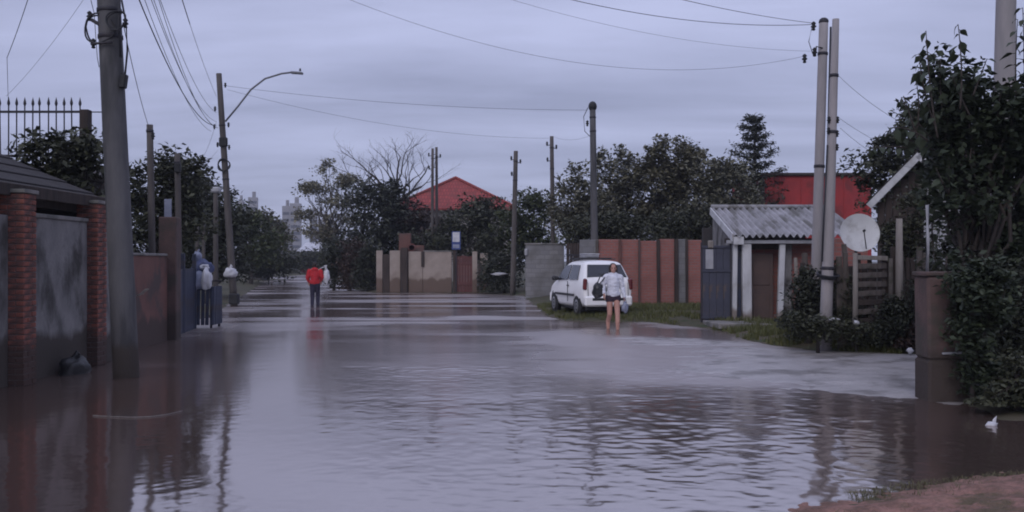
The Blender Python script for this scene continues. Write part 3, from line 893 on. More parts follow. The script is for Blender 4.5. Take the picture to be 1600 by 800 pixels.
def build_right_plants():
    g = 'undergrowth at the right edge'
    ptree('bush', 'tall dark bush standing in the water behind the brown pillar', 11.6, 1570, [(1555, 560, 46, 80), (1585, 500, 44, 110), (1540, 620, 34, 40), (1600, 610, 40, 60)], 6500, .085, 'leaf_black', clumps=90, spread=.16, cat='bush', tr=.05, group=g, sprays=40)
    ptree('bush', 'low leafy bush at the right frame edge near the white scrap', 9.7, 1590, [(1580, 630, 40, 34), (1605, 600, 40, 50), (1545, 645, 24, 16)], 3000, .07, 'leaf_dark', clumps=46, spread=.11, cat='bush', tr=.04, group=g, sprays=30)
    ptree('bush', 'dense dark shrub filling the gap under the large-leaved tree', 13.6, 1555, [(1530, 380, 50, 70), (1585, 400, 50, 90), (1550, 470, 60, 60), (1500, 430, 36, 60)], 7000, .10, 'leaf_dark', clumps=110, spread=.18, cat='bush', tr=.05, group=g, sprays=30)
    ptree('garden_tree', 'dark tree behind the white gabled shed', 24.5, 1440, [(1420, 245, 52, 46), (1392, 290, 46, 40), (1450, 215, 44, 46), (1460, 270, 56, 60), (1500, 330, 60, 80), (1368, 258, 30, 22), (1425, 190, 26, 34), (1410, 350, 50, 40)], 12500, .15, 'leaf_dark', clumps=120, spread=.3)
    ptree('bush', 'dark bush in front of the left one of the paired poles', 17.3, 1265, [(1262, 470, 26, 46), (1245, 505, 18, 26), (1285, 490, 18, 40), (1305, 500, 18, 34)], 5200, .075, 'leaf_black', clumps=80, spread=.14, cat='bush', tr=.05, sprays=40)
    ptree('bush', 'scrubby bush between the poles and the slatted gate', 16.6, 1322, [(1322, 470, 20, 40), (1345, 505, 28, 26), (1300, 440, 14, 28)], 3000, .07, 'leaf_dark', clumps=50, spread=.13, cat='bush', tr=.04, sprays=36)
    ptree('bush', 'dark creeper bush hanging over the tall fence post', 17.6, 1425, [(1425, 385, 34, 40), (1440, 330, 30, 30), (1395, 380, 20, 30), (1450, 440, 22, 60)], 5000, .085, 'leaf_dark', clumps=80, spread=.15, cat='bush', tr=.05, sprays=36)
    ptree('bush', 'low scrub along the foot of the right paired pole', 16.0, 1278, [(1270, 515, 26, 20), (1310, 520, 26, 16), (1350, 525, 24, 14), (1245, 505, 14, 16)], 3600, .065, 'leaf_dark', clumps=60, spread=.12, cat='bush', tr=.03, sprays=40)
    ptree('bush', 'dark scrub in front of the upright planks left of the brown pillar', 16.0, 1405, [(1400, 500, 22, 34), (1440, 470, 18, 50), (1375, 520, 20, 20)], 3200, .07, 'leaf_black', clumps=56, spread=.13, cat='bush', tr=.03, sprays=36)
    ptree('bush', 'dark creeper spilling over the top and right side of the brown pillar', 10.25, 1520, [(1520, 520, 20, 90), (1505, 445, 26, 20), (1540, 460, 40, 60), (1535, 600, 22, 50)], 5200, .08, 'leaf_big', clumps=90, spread=.12, cat='bush', tr=.03, sprays=36)
    ptree('bush', 'reddish plant at the fence foot left of the brown pillar', 15.9, 1430, [(1430, 525, 16, 22), (1415, 535, 12, 14)], 1400, .06, 'leaf_brown', clumps=30, spread=.09, cat='bush', tr=.03)


build_trees(); build_bare_tree(); build_conifer(); build_broadleaf(); build_right_plants()

# ------------------------------------------------------------------ left side: walls, pillars, porch
def brick_pillar(label, x, y, h, w=.33):
    t = thing('brick_pillar', label, 'pillar', (x, y, 0), R(1.5), 'brick pillars of the left wall')
    MB().box((0, 0, h / 2 - .1), (w - .03, w - .03, h + .18)).build('core', M['mortar'], t)
    bl, bw, bh, gap = w - .115, .105, .062, .013
    me = MB().box((0, 0, 0), (bl, bw, bh), None, .006).mesh('brick'); me.materials.append(M['brick'])
    k = int(h / (bh + gap))
    off = w / 2 - bw / 2
    for i in range(k):
        z = (i + .5) * (bh + gap)
        for j in range(4):
            a = j * math.pi / 2
            s = 1 if i % 2 else -1
            o = link('brick', me, None, t)
            lx, ly = s * (w / 2 - bl / 2), -off
            o.location = (lx * math.cos(a) - ly * math.sin(a) + random.uniform(-.003, .003), lx * math.sin(a) + ly * math.cos(a) + random.uniform(-.003, .003), z)
            o.rotation_euler = (0, 0, a + random.uniform(-.012, .012))
    pbox('cap', M['concrete'], t, (0, 0, h + .02), (w + .05, w + .05, .05))


brick_pillar('red brick pillar nearest the left frame edge', -6.62, 12.0, 2.56)
brick_pillar('red brick pillar just left of the thick leaning pole', -6.66, 14.2, 2.56)


def build_left_wall():
    t = thing('yard_wall', 'stained grey cement wall between the two brick pillars', 'wall', (-6.72, 12, 0))
    random.seed(21)
    for (y0, y1, top, m, nm) in ((6.0, 11.83, 2.26, 'panel', 'panel'), (12.17, 14.03, 2.26, 'panel', 'panel'), (14.37, 15.2, 2.2, 'panel', 'panel')):
        pbox(nm, M[m], t, (0, (y0 + y1) / 2 - 12, top / 2 - .1), (.14, y1 - y0, top + .2), None, .01)
    pbox('coping', M['concrete'], t, (0, 1.1, 2.29), (.2, 1.84, .06), None, .01)

    b = thing('yard_wall', 'brown plastered wall between the thick pole and the blue gate', 'wall', (-6.85, 15.3, 0), R(5.2))
    pbox('panel', M['brown_wall'], b, (-.07, 1.65, .78), (.16, 3.25, 1.96), None, .015)
    pbox('end_pillar', M['pillar_brown'], b, (0, 3.48, 1.2), (.36, .36, 2.74), None, .02)
    pbox('end_pillar', M['pillar_brown'], b, (-.04, .08, 1.02), (.28, .28, 2.4), None, .02)
    pbox('cap', M['concrete'], b, (-.07, 1.75, 1.78), (.22, 2.9, .05), None, .01)

    p = thing('porch', 'low dark porch roof over the grey wall and brick pillars', 'porch', (-8.2, 11.0, 0))
    sl = math.atan2(1.25, 2.9)
    for i in range(14):                     # tile courses running along the street
        f = i / 13
        pbox('roof_course', M['dark_roof'], p, (1.42 - 2.9 * f, -.2, 2.68 + 1.25 * f + (.012 if i % 2 else 0)), (.27, 7.9, .05), (0, sl - .05, 0), .01)
    pbox('fascia', M['wood_dark'], p, (1.56, -.2, 2.60), (.05, 7.9, .17), None, .01)
    pbox('beam', M['wood_dark'], p, (1.3, -.2, 2.5), (.16, 7.7, .16), None, .01)
    for y in (-3.6, -.4, 3.3):
        pbox('rafter', M['wood_dark'], p, (.0, y, 3.12), (3.1, .08, .12), (0, sl, 0), .01)
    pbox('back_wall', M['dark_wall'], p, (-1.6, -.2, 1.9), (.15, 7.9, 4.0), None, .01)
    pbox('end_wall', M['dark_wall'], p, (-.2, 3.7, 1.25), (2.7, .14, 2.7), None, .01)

    h = thing('terrace_house', 'dark flat-topped house carrying the spiked railing at upper left', 'house', (-10.9, 18.1, 0))
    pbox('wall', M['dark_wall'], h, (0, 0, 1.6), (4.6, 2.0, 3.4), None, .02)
    pbox('roof_slab', M['concrete'], h, (.15, 0, 3.4), (5.1, 2.2, .16), None, .02)
    r = thing('spiked_railing', 'black iron railing with spear tips on the terrace at upper left', 'railing', (-10.6, 17.1, 3.48))
    for z in (.18, 1.02):
        pbox('rail', M['iron'], r, (0.15, 0, z), (4.7, .03, .045), None, .004)
    bar = MB(); bar.tube([(0, 0, 0), (0, 0, 1.14)], .014, 6)
    bar.lathe([(.002, 1.30), (.028, 1.20), (.03, 1.17), (.014, 1.13)], 6)
    me = bar.mesh('bar'); me.materials.append(M['iron'])
    for i in range(31):
        o = link('bar', me, None, r, (-2.2 + i * .152, 0, .0)); o.rotation_euler = (random.uniform(-.02, .02), random.uniform(-.015, .015), 0)
    pbox('post', M['wood_dark'], r, (2.45, .03, .53), (.17, .17, 1.06), None, .01)
    pbox('rail', M['iron'], r, (2.78, .03, 1.02), (.5, .02, .02), None, .003)

    gt = thing('blue_gate', 'blue-grey metal gate beyond the brown wall end', 'gate', (-7.35, 19.25, 0), R(9))
    for y in (0, 1.35, 2.7):
        pbox('post', M['blue_metal'], gt, (0, y, .85), (.09, .09, 1.95), None, .008)
    for k in range(14):
        pbox('slat', M['blue_metal'], gt, (.01, .14 + k * .187, .72), (.025, .15, 1.5), (0, 0, random.uniform(-.05, .05)), .004)
    for z in (.3, 1.3):
        pbox('rail', M['iron'], gt, (-.03, 1.35, z), (.03, 2.7, .05), None, .004)
    # tall thin blue board standing by the gate
    bd = thing('blue_board', 'narrow pale blue board standing above the brown wall end pillar', 'board', (-7.38, 19.15, 0))
    pbox('post', M['wood_dark'], bd, (0, .05, 1.4), (.06, .06, 3.0), None, .005)
    pbox('face', M['bag_grey'], bd, (.03, -.01, 2.55), (.15, .03, .85), None, .005)


build_left_wall()


def lump(name, mat, parent, c, r, seed, crumple=.25, sub=3, loc=None):
    """crumpled bag or sack"""
    bm = bmesh.new(); bmesh.ops.create_icosphere(bm, subdivisions=sub, radius=1)
    from mathutils import noise as mn
    for v in bm.verts:
        d = v.co.normalized()
        k = 1 + crumple * (1.6 * mn.noise(d * 1.7 + Vector((seed, 0, 0))) + 1.1 * abs(mn.noise(d * 3.7 + Vector((0, seed, 0)))) - .3)
        v.co = Vector((d.x * r[0] * k, d.y * r[1] * k, d.z * r[2] * k)) + Vector(c)
    me = bpy.data.meshes.new(name); bm.to_mesh(me); bm.free()
    me.polygons.foreach_set('use_smooth', [True] * len(me.polygons))
    return link(name, me, mat, parent, loc)


def bag(label, mat, loc, r, seed, knot=True, cat='bag', group=None, name='plastic_bag'):
    t = thing(name, label, cat, loc, 0, group)
    b = lump('sack', M[mat], t, (0, 0, 0), r, seed)
    if knot:
        k = MB(); k.tube([(0, 0, r[2] * .85), (.01, 0, r[2] * 1.1), (.05, .02, r[2] * 1.3)], [r[0] * .4, r[0] * .12, r[0] * .28], 7)
        k.build('knot', M[mat], t, True)
    return t


def build_bags():
    # raised street litter rack with bags, left edge
    t = thing('litter_rack', 'dark metal litter rack on legs under the bags at the left', 'litter rack', (-7.72, 22.4, 0))
    for x in (-.3, .3):
        for y in (-.3, .3):
            pbox('leg', M['iron'], t, (x, y, .42), (.05, .05, 1.04), None, .005)
    for k in range(6):
        pbox('slat', M['iron'], t, (-.3 + k * .12, 0, .95), (.05, .7, .025), None, .004)
    for y in (-.33, .33):
        pbox('rail', M['iron'], t, (0, y, 1.15), (.68, .03, .04), None, .004)
    g = 'bags heaped on the litter rack'
    bag('white bag drooping over the right side of the litter rack', 'bag_white', (-7.50, 22.0, 1.20), (.13, .16, .26), 1.2, False, group=g)
    bag('pale grey-blue bag at the foot of the heap on the litter rack', 'bag_grey', (-7.82, 22.1, 1.16), (.30, .2, .24), 2.7, False, group=g)
    bag('blue bag in the middle of the heap on the litter rack', 'bag_blue', (-7.74, 22.42, 1.46), (.24, .2, .22), 4.1, False, group=g)
    bag('small white bag on top of the blue bag on the litter rack', 'bag_white', (-7.62, 22.22, 1.50), (.12, .1, .07), 6.4, False, group=g)
    bag('grey bag perched highest on the litter rack', 'bag_grey', (-7.9, 22.5, 1.74), (.11, .13, .15), 7.9, group=g)
    for k in range(7):
        pbox('side_slat', M['blue_metal'], t, (-.33 + k * .11, -.345, .55), (.085, .02, .95), (0, R(random.uniform(-2, 2)), 0), .004)
        pbox('side_slat', M['blue_metal'], t, (.345, -.33 + k * .11, .55), (.02, .085, .95), (R(random.uniform(-2, 2)), 0, 0), .004)
    bag('white bag tied to the lamp pole above the water', 'bag_white', tuple(at(360, 426, 32.8)), (.24, .18, .20), 9.3)
    bag('black bag heaped against the foot of the grey wall', 'bag_black', (-6.42, 13.15, .05), (.2, .26, .2), 3.3)
    # small litter
    o = lump('paper_scrap', M['bag_white'], None, (0, 0, 0), (.055, .04, .04), 5.5, .6, 2, tuple(at(1549, 668, 9.0) + Vector((0, 0, .02))))
    e = MB(); e.add([(0, 0, 0), (.05, .01, .02), (.055, .0, .10), (.02, .01, .06)], [(0, 1, 2, 3)]); e.build('flap', M['bag_white'], o)
    tag(o, 'white crumpled scrap lying at the water edge below the right bush', 'litter')
    for (px, py, Y, rr, lab) in ((1302, 499, 16.2, (.11, .07, .03), 'flat white scrap caught beside the right pole foot'), (1338, 505, 16.0, (.05, .05, .05), 'round white scrap in the scrub below the slatted gate'),
                                 (1422, 548, 15.5, (.05, .05, .06), 'white scrap on the ground left of the brown pillar'), (1594, 560, 10.6, (.05, .04, .03), 'white scrap caught in the bush at the right edge'),
                                 (780, 428, 43.8, (.32, .12, .07), 'pale flat scrap in the dark bush beside the grey wall')):
        tag(lump('paper_scrap', M['bag_white'], None, (0, 0, 0), rr, px * .01, .5, 2, tuple(at(px, py, Y))), lab, 'litter')
    tw = MB(); tw.tube([(0, 0, 0), (.07, .0, .03), (.15, .01, .10), (.2, 0, .11)], [.012, .02, .025, .012], 6); tw.tube([(.07, 0, .03), (.12, 0, .03)], [.015, .008], 5)
    o = tw.build('broken_stick', M['wood_pale'], None, True, tuple(at(214, 462, 15.2))); tag(o, 'pale broken stick poking out right of the thick pole', 'stick')


build_bags()


# ------------------------------------------------------------------ poles
def pole(name, label, base, top, r0, r1, mat, group=None, bands=(), n=14, steps=6):
    base, top = Vector(base), Vector(top)
    t = thing(name, label, 'pole', base, 0, group)
    d = top - base
    MB().tube([d * (i / steps) for i in range(steps + 1)], [r0 + (r1 - r0) * i / steps for i in range(steps + 1)], n).build('shaft', M[mat], t, True)
    for f in bands:
        p = d * f; r = r0 + (r1 - r0) * f
        m = d.normalized().to_track_quat('Z', 'Y').to_matrix()
        MB().lathe([(r + .004, -.03), (r + .012, -.025), (r + .012, .025), (r + .004, .03)], n, p, m).build('band', M['iron'], t, True)
    return t, d


def insulator(t, p, s=1.0, mat='black'):
    MB().lathe([(.012 * s, -.07 * s), (.03 * s, -.06 * s), (.018 * s, -.03 * s), (.045 * s, -.01 * s), (.02 * s, .02 * s), (.038 * s, .04 * s), (.012 * s, .07 * s)], 10, p).build('insulator', M[mat], t, True)


def ring(t, c, R0, r, rot, mat='wire', name='cable_coil', turns=3):
    mb = MB(); m = Euler(rot).to_matrix()
    for k in range(turns):
        pts = []
        for i in range(25):
            a = 2 * math.pi * i / 24
            rr = R0 * (1 + .08 * math.sin(3 * a + k)) + .012 * k
            pts.append(Vector(c) + m @ Vector((rr * math.cos(a), rr * math.sin(a), .02 * k)))
        mb.tube(pts, r, 6, False)
    mb.build(name, M[mat], t, True)


def build_poles():
    # thick leaning concrete pole
    b = at(198, 588, 12.75); b.z = -.15
    p5 = at(170, 0, 12.75)
    top = b + (p5 - b) * 1.62
    t, d = pole('utility_pole', 'thick round concrete pole leaning left in the left foreground', b, top, .178, .142, 'pole_conc', bands=(.558, .60, .63), n=20)
    q = lambda px, py, dy=0: at(px, py, 12.75 + dy) - b
    ring(t, q(156, 45, -.12), .20, .012, (R(85), R(15), 0), turns=2)
    ring(t, q(182, 32, -.2), .13, .010, (R(80), R(-25), 0), turns=2)
    for (px, py) in ((140, 25), (146, 68), (196, 36)):
        insulator(t, q(px, py, -.1), 1.0)
    MB().tube([q(176, 66, -.19), q(150, 68, -.2), q(143, 70, -.18)], .016, 6).build('bracket', M['iron'], t, True)
    MB().tube([q(190, 0, -.1), q(197, 36, -.1), q(199, 80, -.08), q(195, 122, -.05)], .014, 6).build('cable_run', M['wire'], t, True)
    MB().tube([q(186, 0, -.17), q(186, 40, -.17), q(189, 90, -.15)], .018, 6).build('cable_run', M['wire'], t, True)
    MB().tube([q(142, 0, -.05), q(147, 20, -.05), q(152, 90, -.14), q(155, 105, -.14)], .005, 6).build('cable_run', M['wire'], t, True)
    MB().box(q(193, 127, -.1), (.09, .10, .20), (0, R(8), 0), .015).build('junction_box', M['black'], t)
    MB().box(q(150, 35, -.1), (.16, .05, .05), (0, R(30), 0), .01).build('bracket', M['iron'], t)
    # lamp pole
    b = at(366, 478, 33); b.z = -.1
    top = at(342, 115, 33)
    t, d = pole('lamp_pole', 'slim dark pole with curved lamp arm on the left side', b, top, .135, .10, 'wood_pole', bands=(.70, .78, .55))
    q = lambda px, py, dy=0: at(px, py, 33 + dy) - b
    MB().tube([q(352, 190, -.12), q(372, 166, -.12), q(392, 140, -.12), q(414, 123, -.12), q(440, 115, -.12), q(456, 113, -.12)], .035, 8).build('lamp_arm', M['lamp'], t, True)
    hd = MB(); hd.box(q(464, 114, -.12), (.44, .18, .08), (0, R(4), 0), .03); hd.build('lamp_head', M['lamp'], t)
    MB().tube([q(469, 111, -.12), q(469, 107, -.12)], [.04, .03], 8).build('photocell', M['black'], t)
    ring(t, q(350, 258, -.16), .20, .022, (R(90), 0, 0), turns=3)
    for (px, py) in ((352, 133), (336, 170), (357, 195), (340, 226), (358, 230), (335, 198)):
        insulator(t, q(px, py, -.1), 1.3)
    MB().box(q(349, 222, -.14), (.30, .14, .34), None, .03).build('junction_box', M['black'], t)
    MB().box(q(366, 467, -.1), (.34, .3, .4), None, .04).build('foot_collar', M['black'], t)
    # service posts in the left yards
    g = 'service posts on the left side'
    t, d = pole('service_post', 'dark service post right of the thick leaning pole', tuple(at(240, 440, 20.2)) [:2] + (.0,), at(234, 195, 20.2), .085, .075, 'wood_pole', g, (.97,), 8)
    insulator(t, d + Vector((.08, -.02, -.25)), 1.2)
    t, d = pole('service_post', 'shorter dark post left of the curved lamp arm', tuple(at(281, 440, 21.2)) [:2] + (.0,), at(277, 240, 21.2), .085, .07, 'wood_pole', g, (.95,), 8)
    MB().box(d + Vector((.05, -.1, -.35)), (.14, .1, .22), None, .02).build('meter_box', M['black'], t)
    for px, y0, Y, lab, cap in ((337, 298, 33.8, 'grey post with a white cap left of the lamp pole', True), (318, 352, 33, 'bare grey post between the bags and the lamp pole', False), (308, 350, 32, 'thin grey post beside the bags', False)):
        t, d = pole('service_post', lab, tuple(at(px, 440, Y))[:2] + (.0,), at(px, y0, Y), .11 if cap else .075, .09 if cap else .06, 'wood_pole', g, (), 8)
        if cap:
            MB().box(d + Vector((0, 0, .03)), (.36, .3, .22), None, .06).build('lamp_head', M['trim_grey'], t)
    # centre poles
    g = 'slim poles in the middle distance'
    for (px, pt, ptop, Y, r, lab) in ((675, 676, 232, 51, .10, 'left one of the twin poles before the red hip roof'), (683, 682, 230, 51.6, .10, 'right one of the twin poles before the red hip roof'),
                                      (801, 806, 236, 43.5, .145, 'slim pole left of the grey block wall'), (865, 862, 213, 42.5, .125, 'slim pole rising behind the grey block wall')):
        t, d = pole('utility_pole', lab, tuple(at(px, 455, Y))[:2] + (-.1,), at(pt, ptop, Y), r, r * .75, 'wood_pole', g, (.93, .80), 10)
        for k, (dx, dz) in enumerate(((-.22, -.35), (.22, -.5), (-.2, -1.1))):
            insulator(t, d + Vector((dx, 0, dz)), 1.5)
            MB().tube([d + Vector((0, 0, dz - .05)), d + Vector((dx, 0, dz - .08))], .02, 6).build('bracket', M['iron'], t)
    b = at(930, 440, 34); b.z = .0
    t, d = pole('utility_pole', 'tall slim pole with a round dark top behind the white car', b, at(926, 168, 34), .15, .115, 'pole_conc', g, (.95, .88), 10)
    MB().ell(d + Vector((0, 0, .04)), (.165, .16, .2), 12).build('cap', M['black'], t, True)
    MB().tube([d + Vector((-.18, 0, .0)), d + Vector((-.34, 0, -.35)), d + Vector((-.30, 0, -.9)), d + Vector((-.1, 0, -1.1))], .014, 5).build('cable_run', M['wire'], t)
    insulator(t, d + Vector((-.2, 0, -.6)), 1.6)
    # paired poles on the right
    g = 'paired pale poles on the right'
    b = at(1272, 505, 18.0); b.z = .0
    t, d = pole('utility_pole', 'left one of the paired pale poles, with a dark rounded top', b, at(1287, 34, 18.0), .108, .090, 'pole_light', g, (.90, .55), 12)
    MB().ell(d, (.10, .10, .085), 12).build('cap', M['iron'], t, True)
    for (dx, dz) in ((-.22, -.10), (-.2, -.62), (-.40, -.75)):
        insulator(t, d + Vector((dx, -.05, dz)), 1.3)
    MB().tube([d + Vector((-.05, -.08, -.55)), d + Vector((-.18, -.1, -.52)), d + Vector((-.2, -.1, -.72))], .014, 6).build('bracket', M['iron'], t, True)
    MB().tube([d + Vector((-.24, -.02, -.1)), d + Vector((-.30, 0, -.4)), d + Vector((-.22, -.05, -.7))], .008, 5).build('cable_run', M['wire'], t, True)
    MB().tube([d * .98 + Vector((.11, -.1, 0)), d * .5 + Vector((.125, -.1, 0)), d * .2 + Vector((.125, -.1, 0))], .02, 6).build('cable_run', M['wire'], t, True)
    b = at(1289, 540, 16.4); b.z = .0
    t, d = pole('utility_pole', 'right one of the paired pale poles, slimmer and standing nearer', b, at(1306, 30, 16.4), .118, .062, 'pole_light', g, (.83, .66, .25, .22), 12)
    for (dx, dz) in ((-.085, -1.85), (-.085, -2.05), (.075, -1.85), (.075, -2.1), (.08, -2.35)):
        insulator(t, d * (1 + dz / d.z) + Vector((dx, -.05, 0)), .9)
    MB().tube([d * .62 + Vector((-.1, -.06, 0)), d * .4 + Vector((-.12, -.06, 0)), d * .27 + Vector((-.13, -.06, 0))], .016, 6).build('cable_run', M['wire'], t, True)
    ring(t, d * .225 + Vector((0, 0, 0)), .17, .016, (R(12), R(4), 0), turns=3)
    # pale concrete pole behind the big tree
    b = at(1560, 500, 15); b.z = .0
    pole('utility_pole', 'thick pale concrete pole behind the large-leaved tree at upper right', b, b + (at(1572, 0, 15) - b) * 1.25, .19, .145, 'pole_light', None, (.6,), 16)


build_poles()


# ------------------------------------------------------------------ overhead wires
def wire(label, p0, p1, sag, r=.011, n=28, group='overhead wires', splice=None):
    p0, p1 = Vector(p0), Vector(p1)
    r = r * .42
    f = lambda s: p0.lerp(p1, s) - Vector((0, 0, 4 * sag * s * (1 - s)))
    o = MB().tube([f(i / n) for i in range(n + 1)], r, 5).build('overhead_wire', M['wire'], None, True)
    tag(o, label, 'wire', group)
    if splice:
        a, b_ = splice
        MB().tube([f(a + (b_ - a) * i / 6) for i in range(7)], r * 1.9, 6).build('splice', M['black'], o, True)
    return o


def build_wires():
    Yp, Yl = 12.75, 33
    P = lambda px, py: at(px, py, Yp)
    Q = lambda px, py: at(px, py, Yl)
    wire('thickest dark wire of the bundle between thick pole and lamp pole', P(160, -150), Q(338, 196), .82, .028)
    labs = ('lowest thin wire of the bundle between thick pole and lamp pole', 'second lowest thin wire of the bundle between thick pole and lamp pole', 'middle thin wire of the bundle between thick pole and lamp pole',
            'topmost thin wire of the bundle between thick pole and lamp pole', 'most slack thin wire of the bundle between thick pole and lamp pole')
    for k, (a, b_, s, q_, w) in enumerate(((168, -170, 330, 205, .70), (172, -185, 338, 190, .74), (178, -190, 341, 200, .78), (182, -205, 338, 176, .66), (186, -215, 341, 200, .9))):
        wire(labs[k], P(a, b_), Q(s, q_), w, .015)
    wire('wire with a thick dark splice above the lamp pole', P(190, -330), Q(338, 150), .35, .014, splice=(.30, .50))
    wire('steep service wire from the thick pole to the dark service post', P(193, 40), at(233, 200, 20.2), .1, .014)
    wire('slack drop wire curling left below the lamp pole head', Q(338, 190), at(292, 262, 28), .5, .012)
    wire('faint loose wire hanging left of the lamp pole', Q(340, 235), at(278, 258, 24), .25, .010)
    wire('wire falling steeply at the upper left corner', at(62, -60, 11), at(11, 90, 14.5), .05, .012)
    wire('thin wire dropping to the spiked railing at upper left', at(11, 90, 14.5), at(13, 162, 17), .02, .010)
    wire('faint thin wire slanting behind the spiked railing', P(150, -30), at(10, 150, 17), .1, .006)
    wire('upper long wire from the lamp pole to the round-topped pole', Q(352, 134), at(918, 172, 34), .22, .014)
    wire('lower long wire from the lamp pole to the slim pole behind the grey wall', Q(355, 140), at(858, 216, 42.5), .45, .012)
    wire('short wire between the slim pole and the round-topped pole', at(866, 214, 42.5), at(922, 212, 34), .15, .010)
    e = at(1274, 38, 18)
    wire('dark upper wire sagging left from the paired pale poles', e, P(172, -300), .9, .0145, 44)
    wire('wire rising steeply left from the top of the paired pale poles', e + Vector((0, 0, .02)), at(560, -160, 10.5), .22, .0125, 40)
    wire('faint wire below the dark upper wire, left of the paired poles', at(1268, 80, 18), P(180, -260), .72, .006, 44)
    wire('lowest faint long wire left of the paired poles', at(1256, 88, 18), P(184, -180), 1.15, .007, 44)
    wire('thin wire from the paired poles into the big right tree', at(1310, 118, 16.4), at(1405, 190, 13), .05, .008)
    wire('lower thin wire from the paired poles toward the white gabled shed', at(1312, 185, 16.4), at(1420, 240, 20.5), .08, .008)
    wire('lowest slack wire from the paired poles toward the white gabled shed', at(1313, 200, 16.4), at(1440, 262, 20.5), .2, .008)


build_wires()


# ------------------------------------------------------------------ centre: beige wall, red roof house, sheds, far town
def build_centre():
    Y = 46.7
    k = Y / F
    X = lambda px: (px - 800) * k
    t = thing('beige_wall', 'stained beige yard wall in the middle distance', 'wall', (X(665), Y, 0))
    x0 = X(665)
    for (a, b_, top) in ((588, 598, 2.2), (598, 609, 2.0), (609, 626, 2.2), (638, 661, 2.15), (661, 706, 2.14)):
        m = 'wood_dark' if (a, b_) == (598, 609) else 'beige'
        pbox('panel', M[m], t, ((X(a) + X(b_)) / 2 - x0, (.05 if m == 'wood_dark' else random.uniform(-.02, .02)), top / 2 - .1), (X(b_) - X(a) - .01, .18, top + .2), None, .02)
    pbox('post', M['wood_dark'], t, (X(632) - x0, -.12, 1.1), (.36, .2, 2.5), None, .02)
    pbox('post', M['wood_dark'], t, (X(661) - x0, -.13, 1.75), (.16, .06, .8), None, .01)
    pbox('pillar', M['brown_wall'], t, (X(632) - x0, .3, 1.55), (.62, .4, 3.1), None, .02)
    pbox('ledge', M['brown_wall'], t, (X(650) - x0, .25, 2.2), (.8, .3, .55), None, .02)
    MB().lathe([(.14, -.03), (.21, -.03), (.21, .03), (.14, .03), (.14, -.03)], 16, (X(643) - x0, .06, 2.36), Euler((R(90), 0, 0)).to_matrix()).build('wheel_ornament', M['red_gate'], t)
    pbox('coping', M['concrete'], t, (X(684) - x0, 0, 2.17), (1.5, .24, .06), None, .01)

    g = thing('red_gate', 'dark red plank gate at the right end of the beige wall', 'gate', (X(723), Y, 0))
    pbox('post', M['wood_dark'], g, (X(710) - X(723), 0, 1.05), (.14, .14, 2.3), None, .01)
    for i in range(6):
        pbox('plank', M['red_gate'], g, (X(714 + i * 4.4) - X(723), random.uniform(-.01, .01), .92 + random.uniform(-.03, .03)), (.138, .04, 2.0), None, .006)
    pbox('rail', M['red_gate'], g, (.03, -.035, 1.5), (.86, .03, .1), None, .006)
    pbox('rail', M['red_gate'], g, (.03, -.035, .45), (.86, .03, .1), None, .006)
    w = thing('beige_pier', 'narrow beige wall piece right of the dark red gate', 'wall', (X(748), Y, 0))
    pbox('panel', M['beige'], w, (-.2, 0, 1.0), (.26, .3, 2.3), None, .02)
    pbox('panel', M['beige'], w, (.28, .15, .95), (.42, .18, 2.2), None, .02)
    pbox('post', M['wood_dark'], w, (.06, -.1, .75), (.2, .16, 1.6), None, .02)

    s = thing('gate_sign', 'small white and blue sign on a post above the dark red gate', 'sign', (X(713), Y - .15, 0))
    pbox('post', M['iron'], s, (0, .05, 1.5), (.05, .05, 3.1), None, .004)
    pbox('board', M['sign_blue'], s, (0, 0, 2.72), (.46, .03, .94), None, .006)
    pbox('face', M['bag_white'], s, (0, -.02, 2.90), (.36, .008, .5), None, .002)
    pbox('face', M['bag_grey'], s, (0, -.02, 2.42), (.34, .008, .2), None, .002)

    # house with the red hip roof
    Yh = 66; kk = Yh / F
    c = at(707, 408, Yh)
    h = thing('red_roof_house', 'house with a red tiled hip roof behind the dark trees', 'house', (c.x, Yh + 4.2, 0))
    W2, D2, ze, zr = 4.75, 4.2, 5.55, 8.1
    pbox('wall', M['house_wall'], h, (0, 0, 2.75), (W2 * 2 - 1.0, D2 * 2 - 1.0, 5.7), None, .03)
    rl = 1.0
    rf = MB().add([(-W2, -D2, ze), (W2, -D2, ze), (W2, D2, ze), (-W2, D2, ze), (0, -D2 + W2 - rl, zr), (0, D2 - W2 + rl, zr)] +
                  [(-W2, -D2, ze - .14), (W2, -D2, ze - .14), (W2, D2, ze - .14), (-W2, D2, ze - .14)],
                  [(0, 1, 4), (2, 3, 5), (1, 2, 5, 4), (3, 0, 4, 5), (0, 6, 7, 1), (1, 7, 8, 2), (2, 8, 9, 3), (3, 9, 6, 0), (6, 9, 8, 7)]).build('roof', M['roof_red'], h)
    for sx in (-1, 1):
        MB().tube([(sx * W2, -D2, ze + .03), (0, -D2 + W2 - rl, zr + .05)], .12, 8).build('hip_tiles', M['roof_red'], rf)
    for x in (-2.2, 0, 2.2):
        wd = pbox('window', M['white_paint'], h, (x, -D2 + .47, 4.2), (1.2, .08, 1.1), None, .01)
        pbox('pane', M['glass'], wd, (0, -.045, 0), (1.0, .01, .9), None, .002)

    # red building right
    Yr = 46
    a, b_ = at(1188, 273, Yr), at(1362, 273, Yr)
    r = thing('red_building', 'red painted building with a dark roof edge behind the grey roof', 'building', ((a.x + b_.x) / 2, Yr + 3, 0))
    w_ = b_.x - a.x
    pbox('wall', M['red_wall'], r, (0, 0, a.z / 2 - .1), (w_, 6, a.z + .1), None, .02)
    pbox('roof_edge', M['wood_dark'], r, (0, 0, a.z + .02), (w_ + .3, 6.3, .14), None, .02)
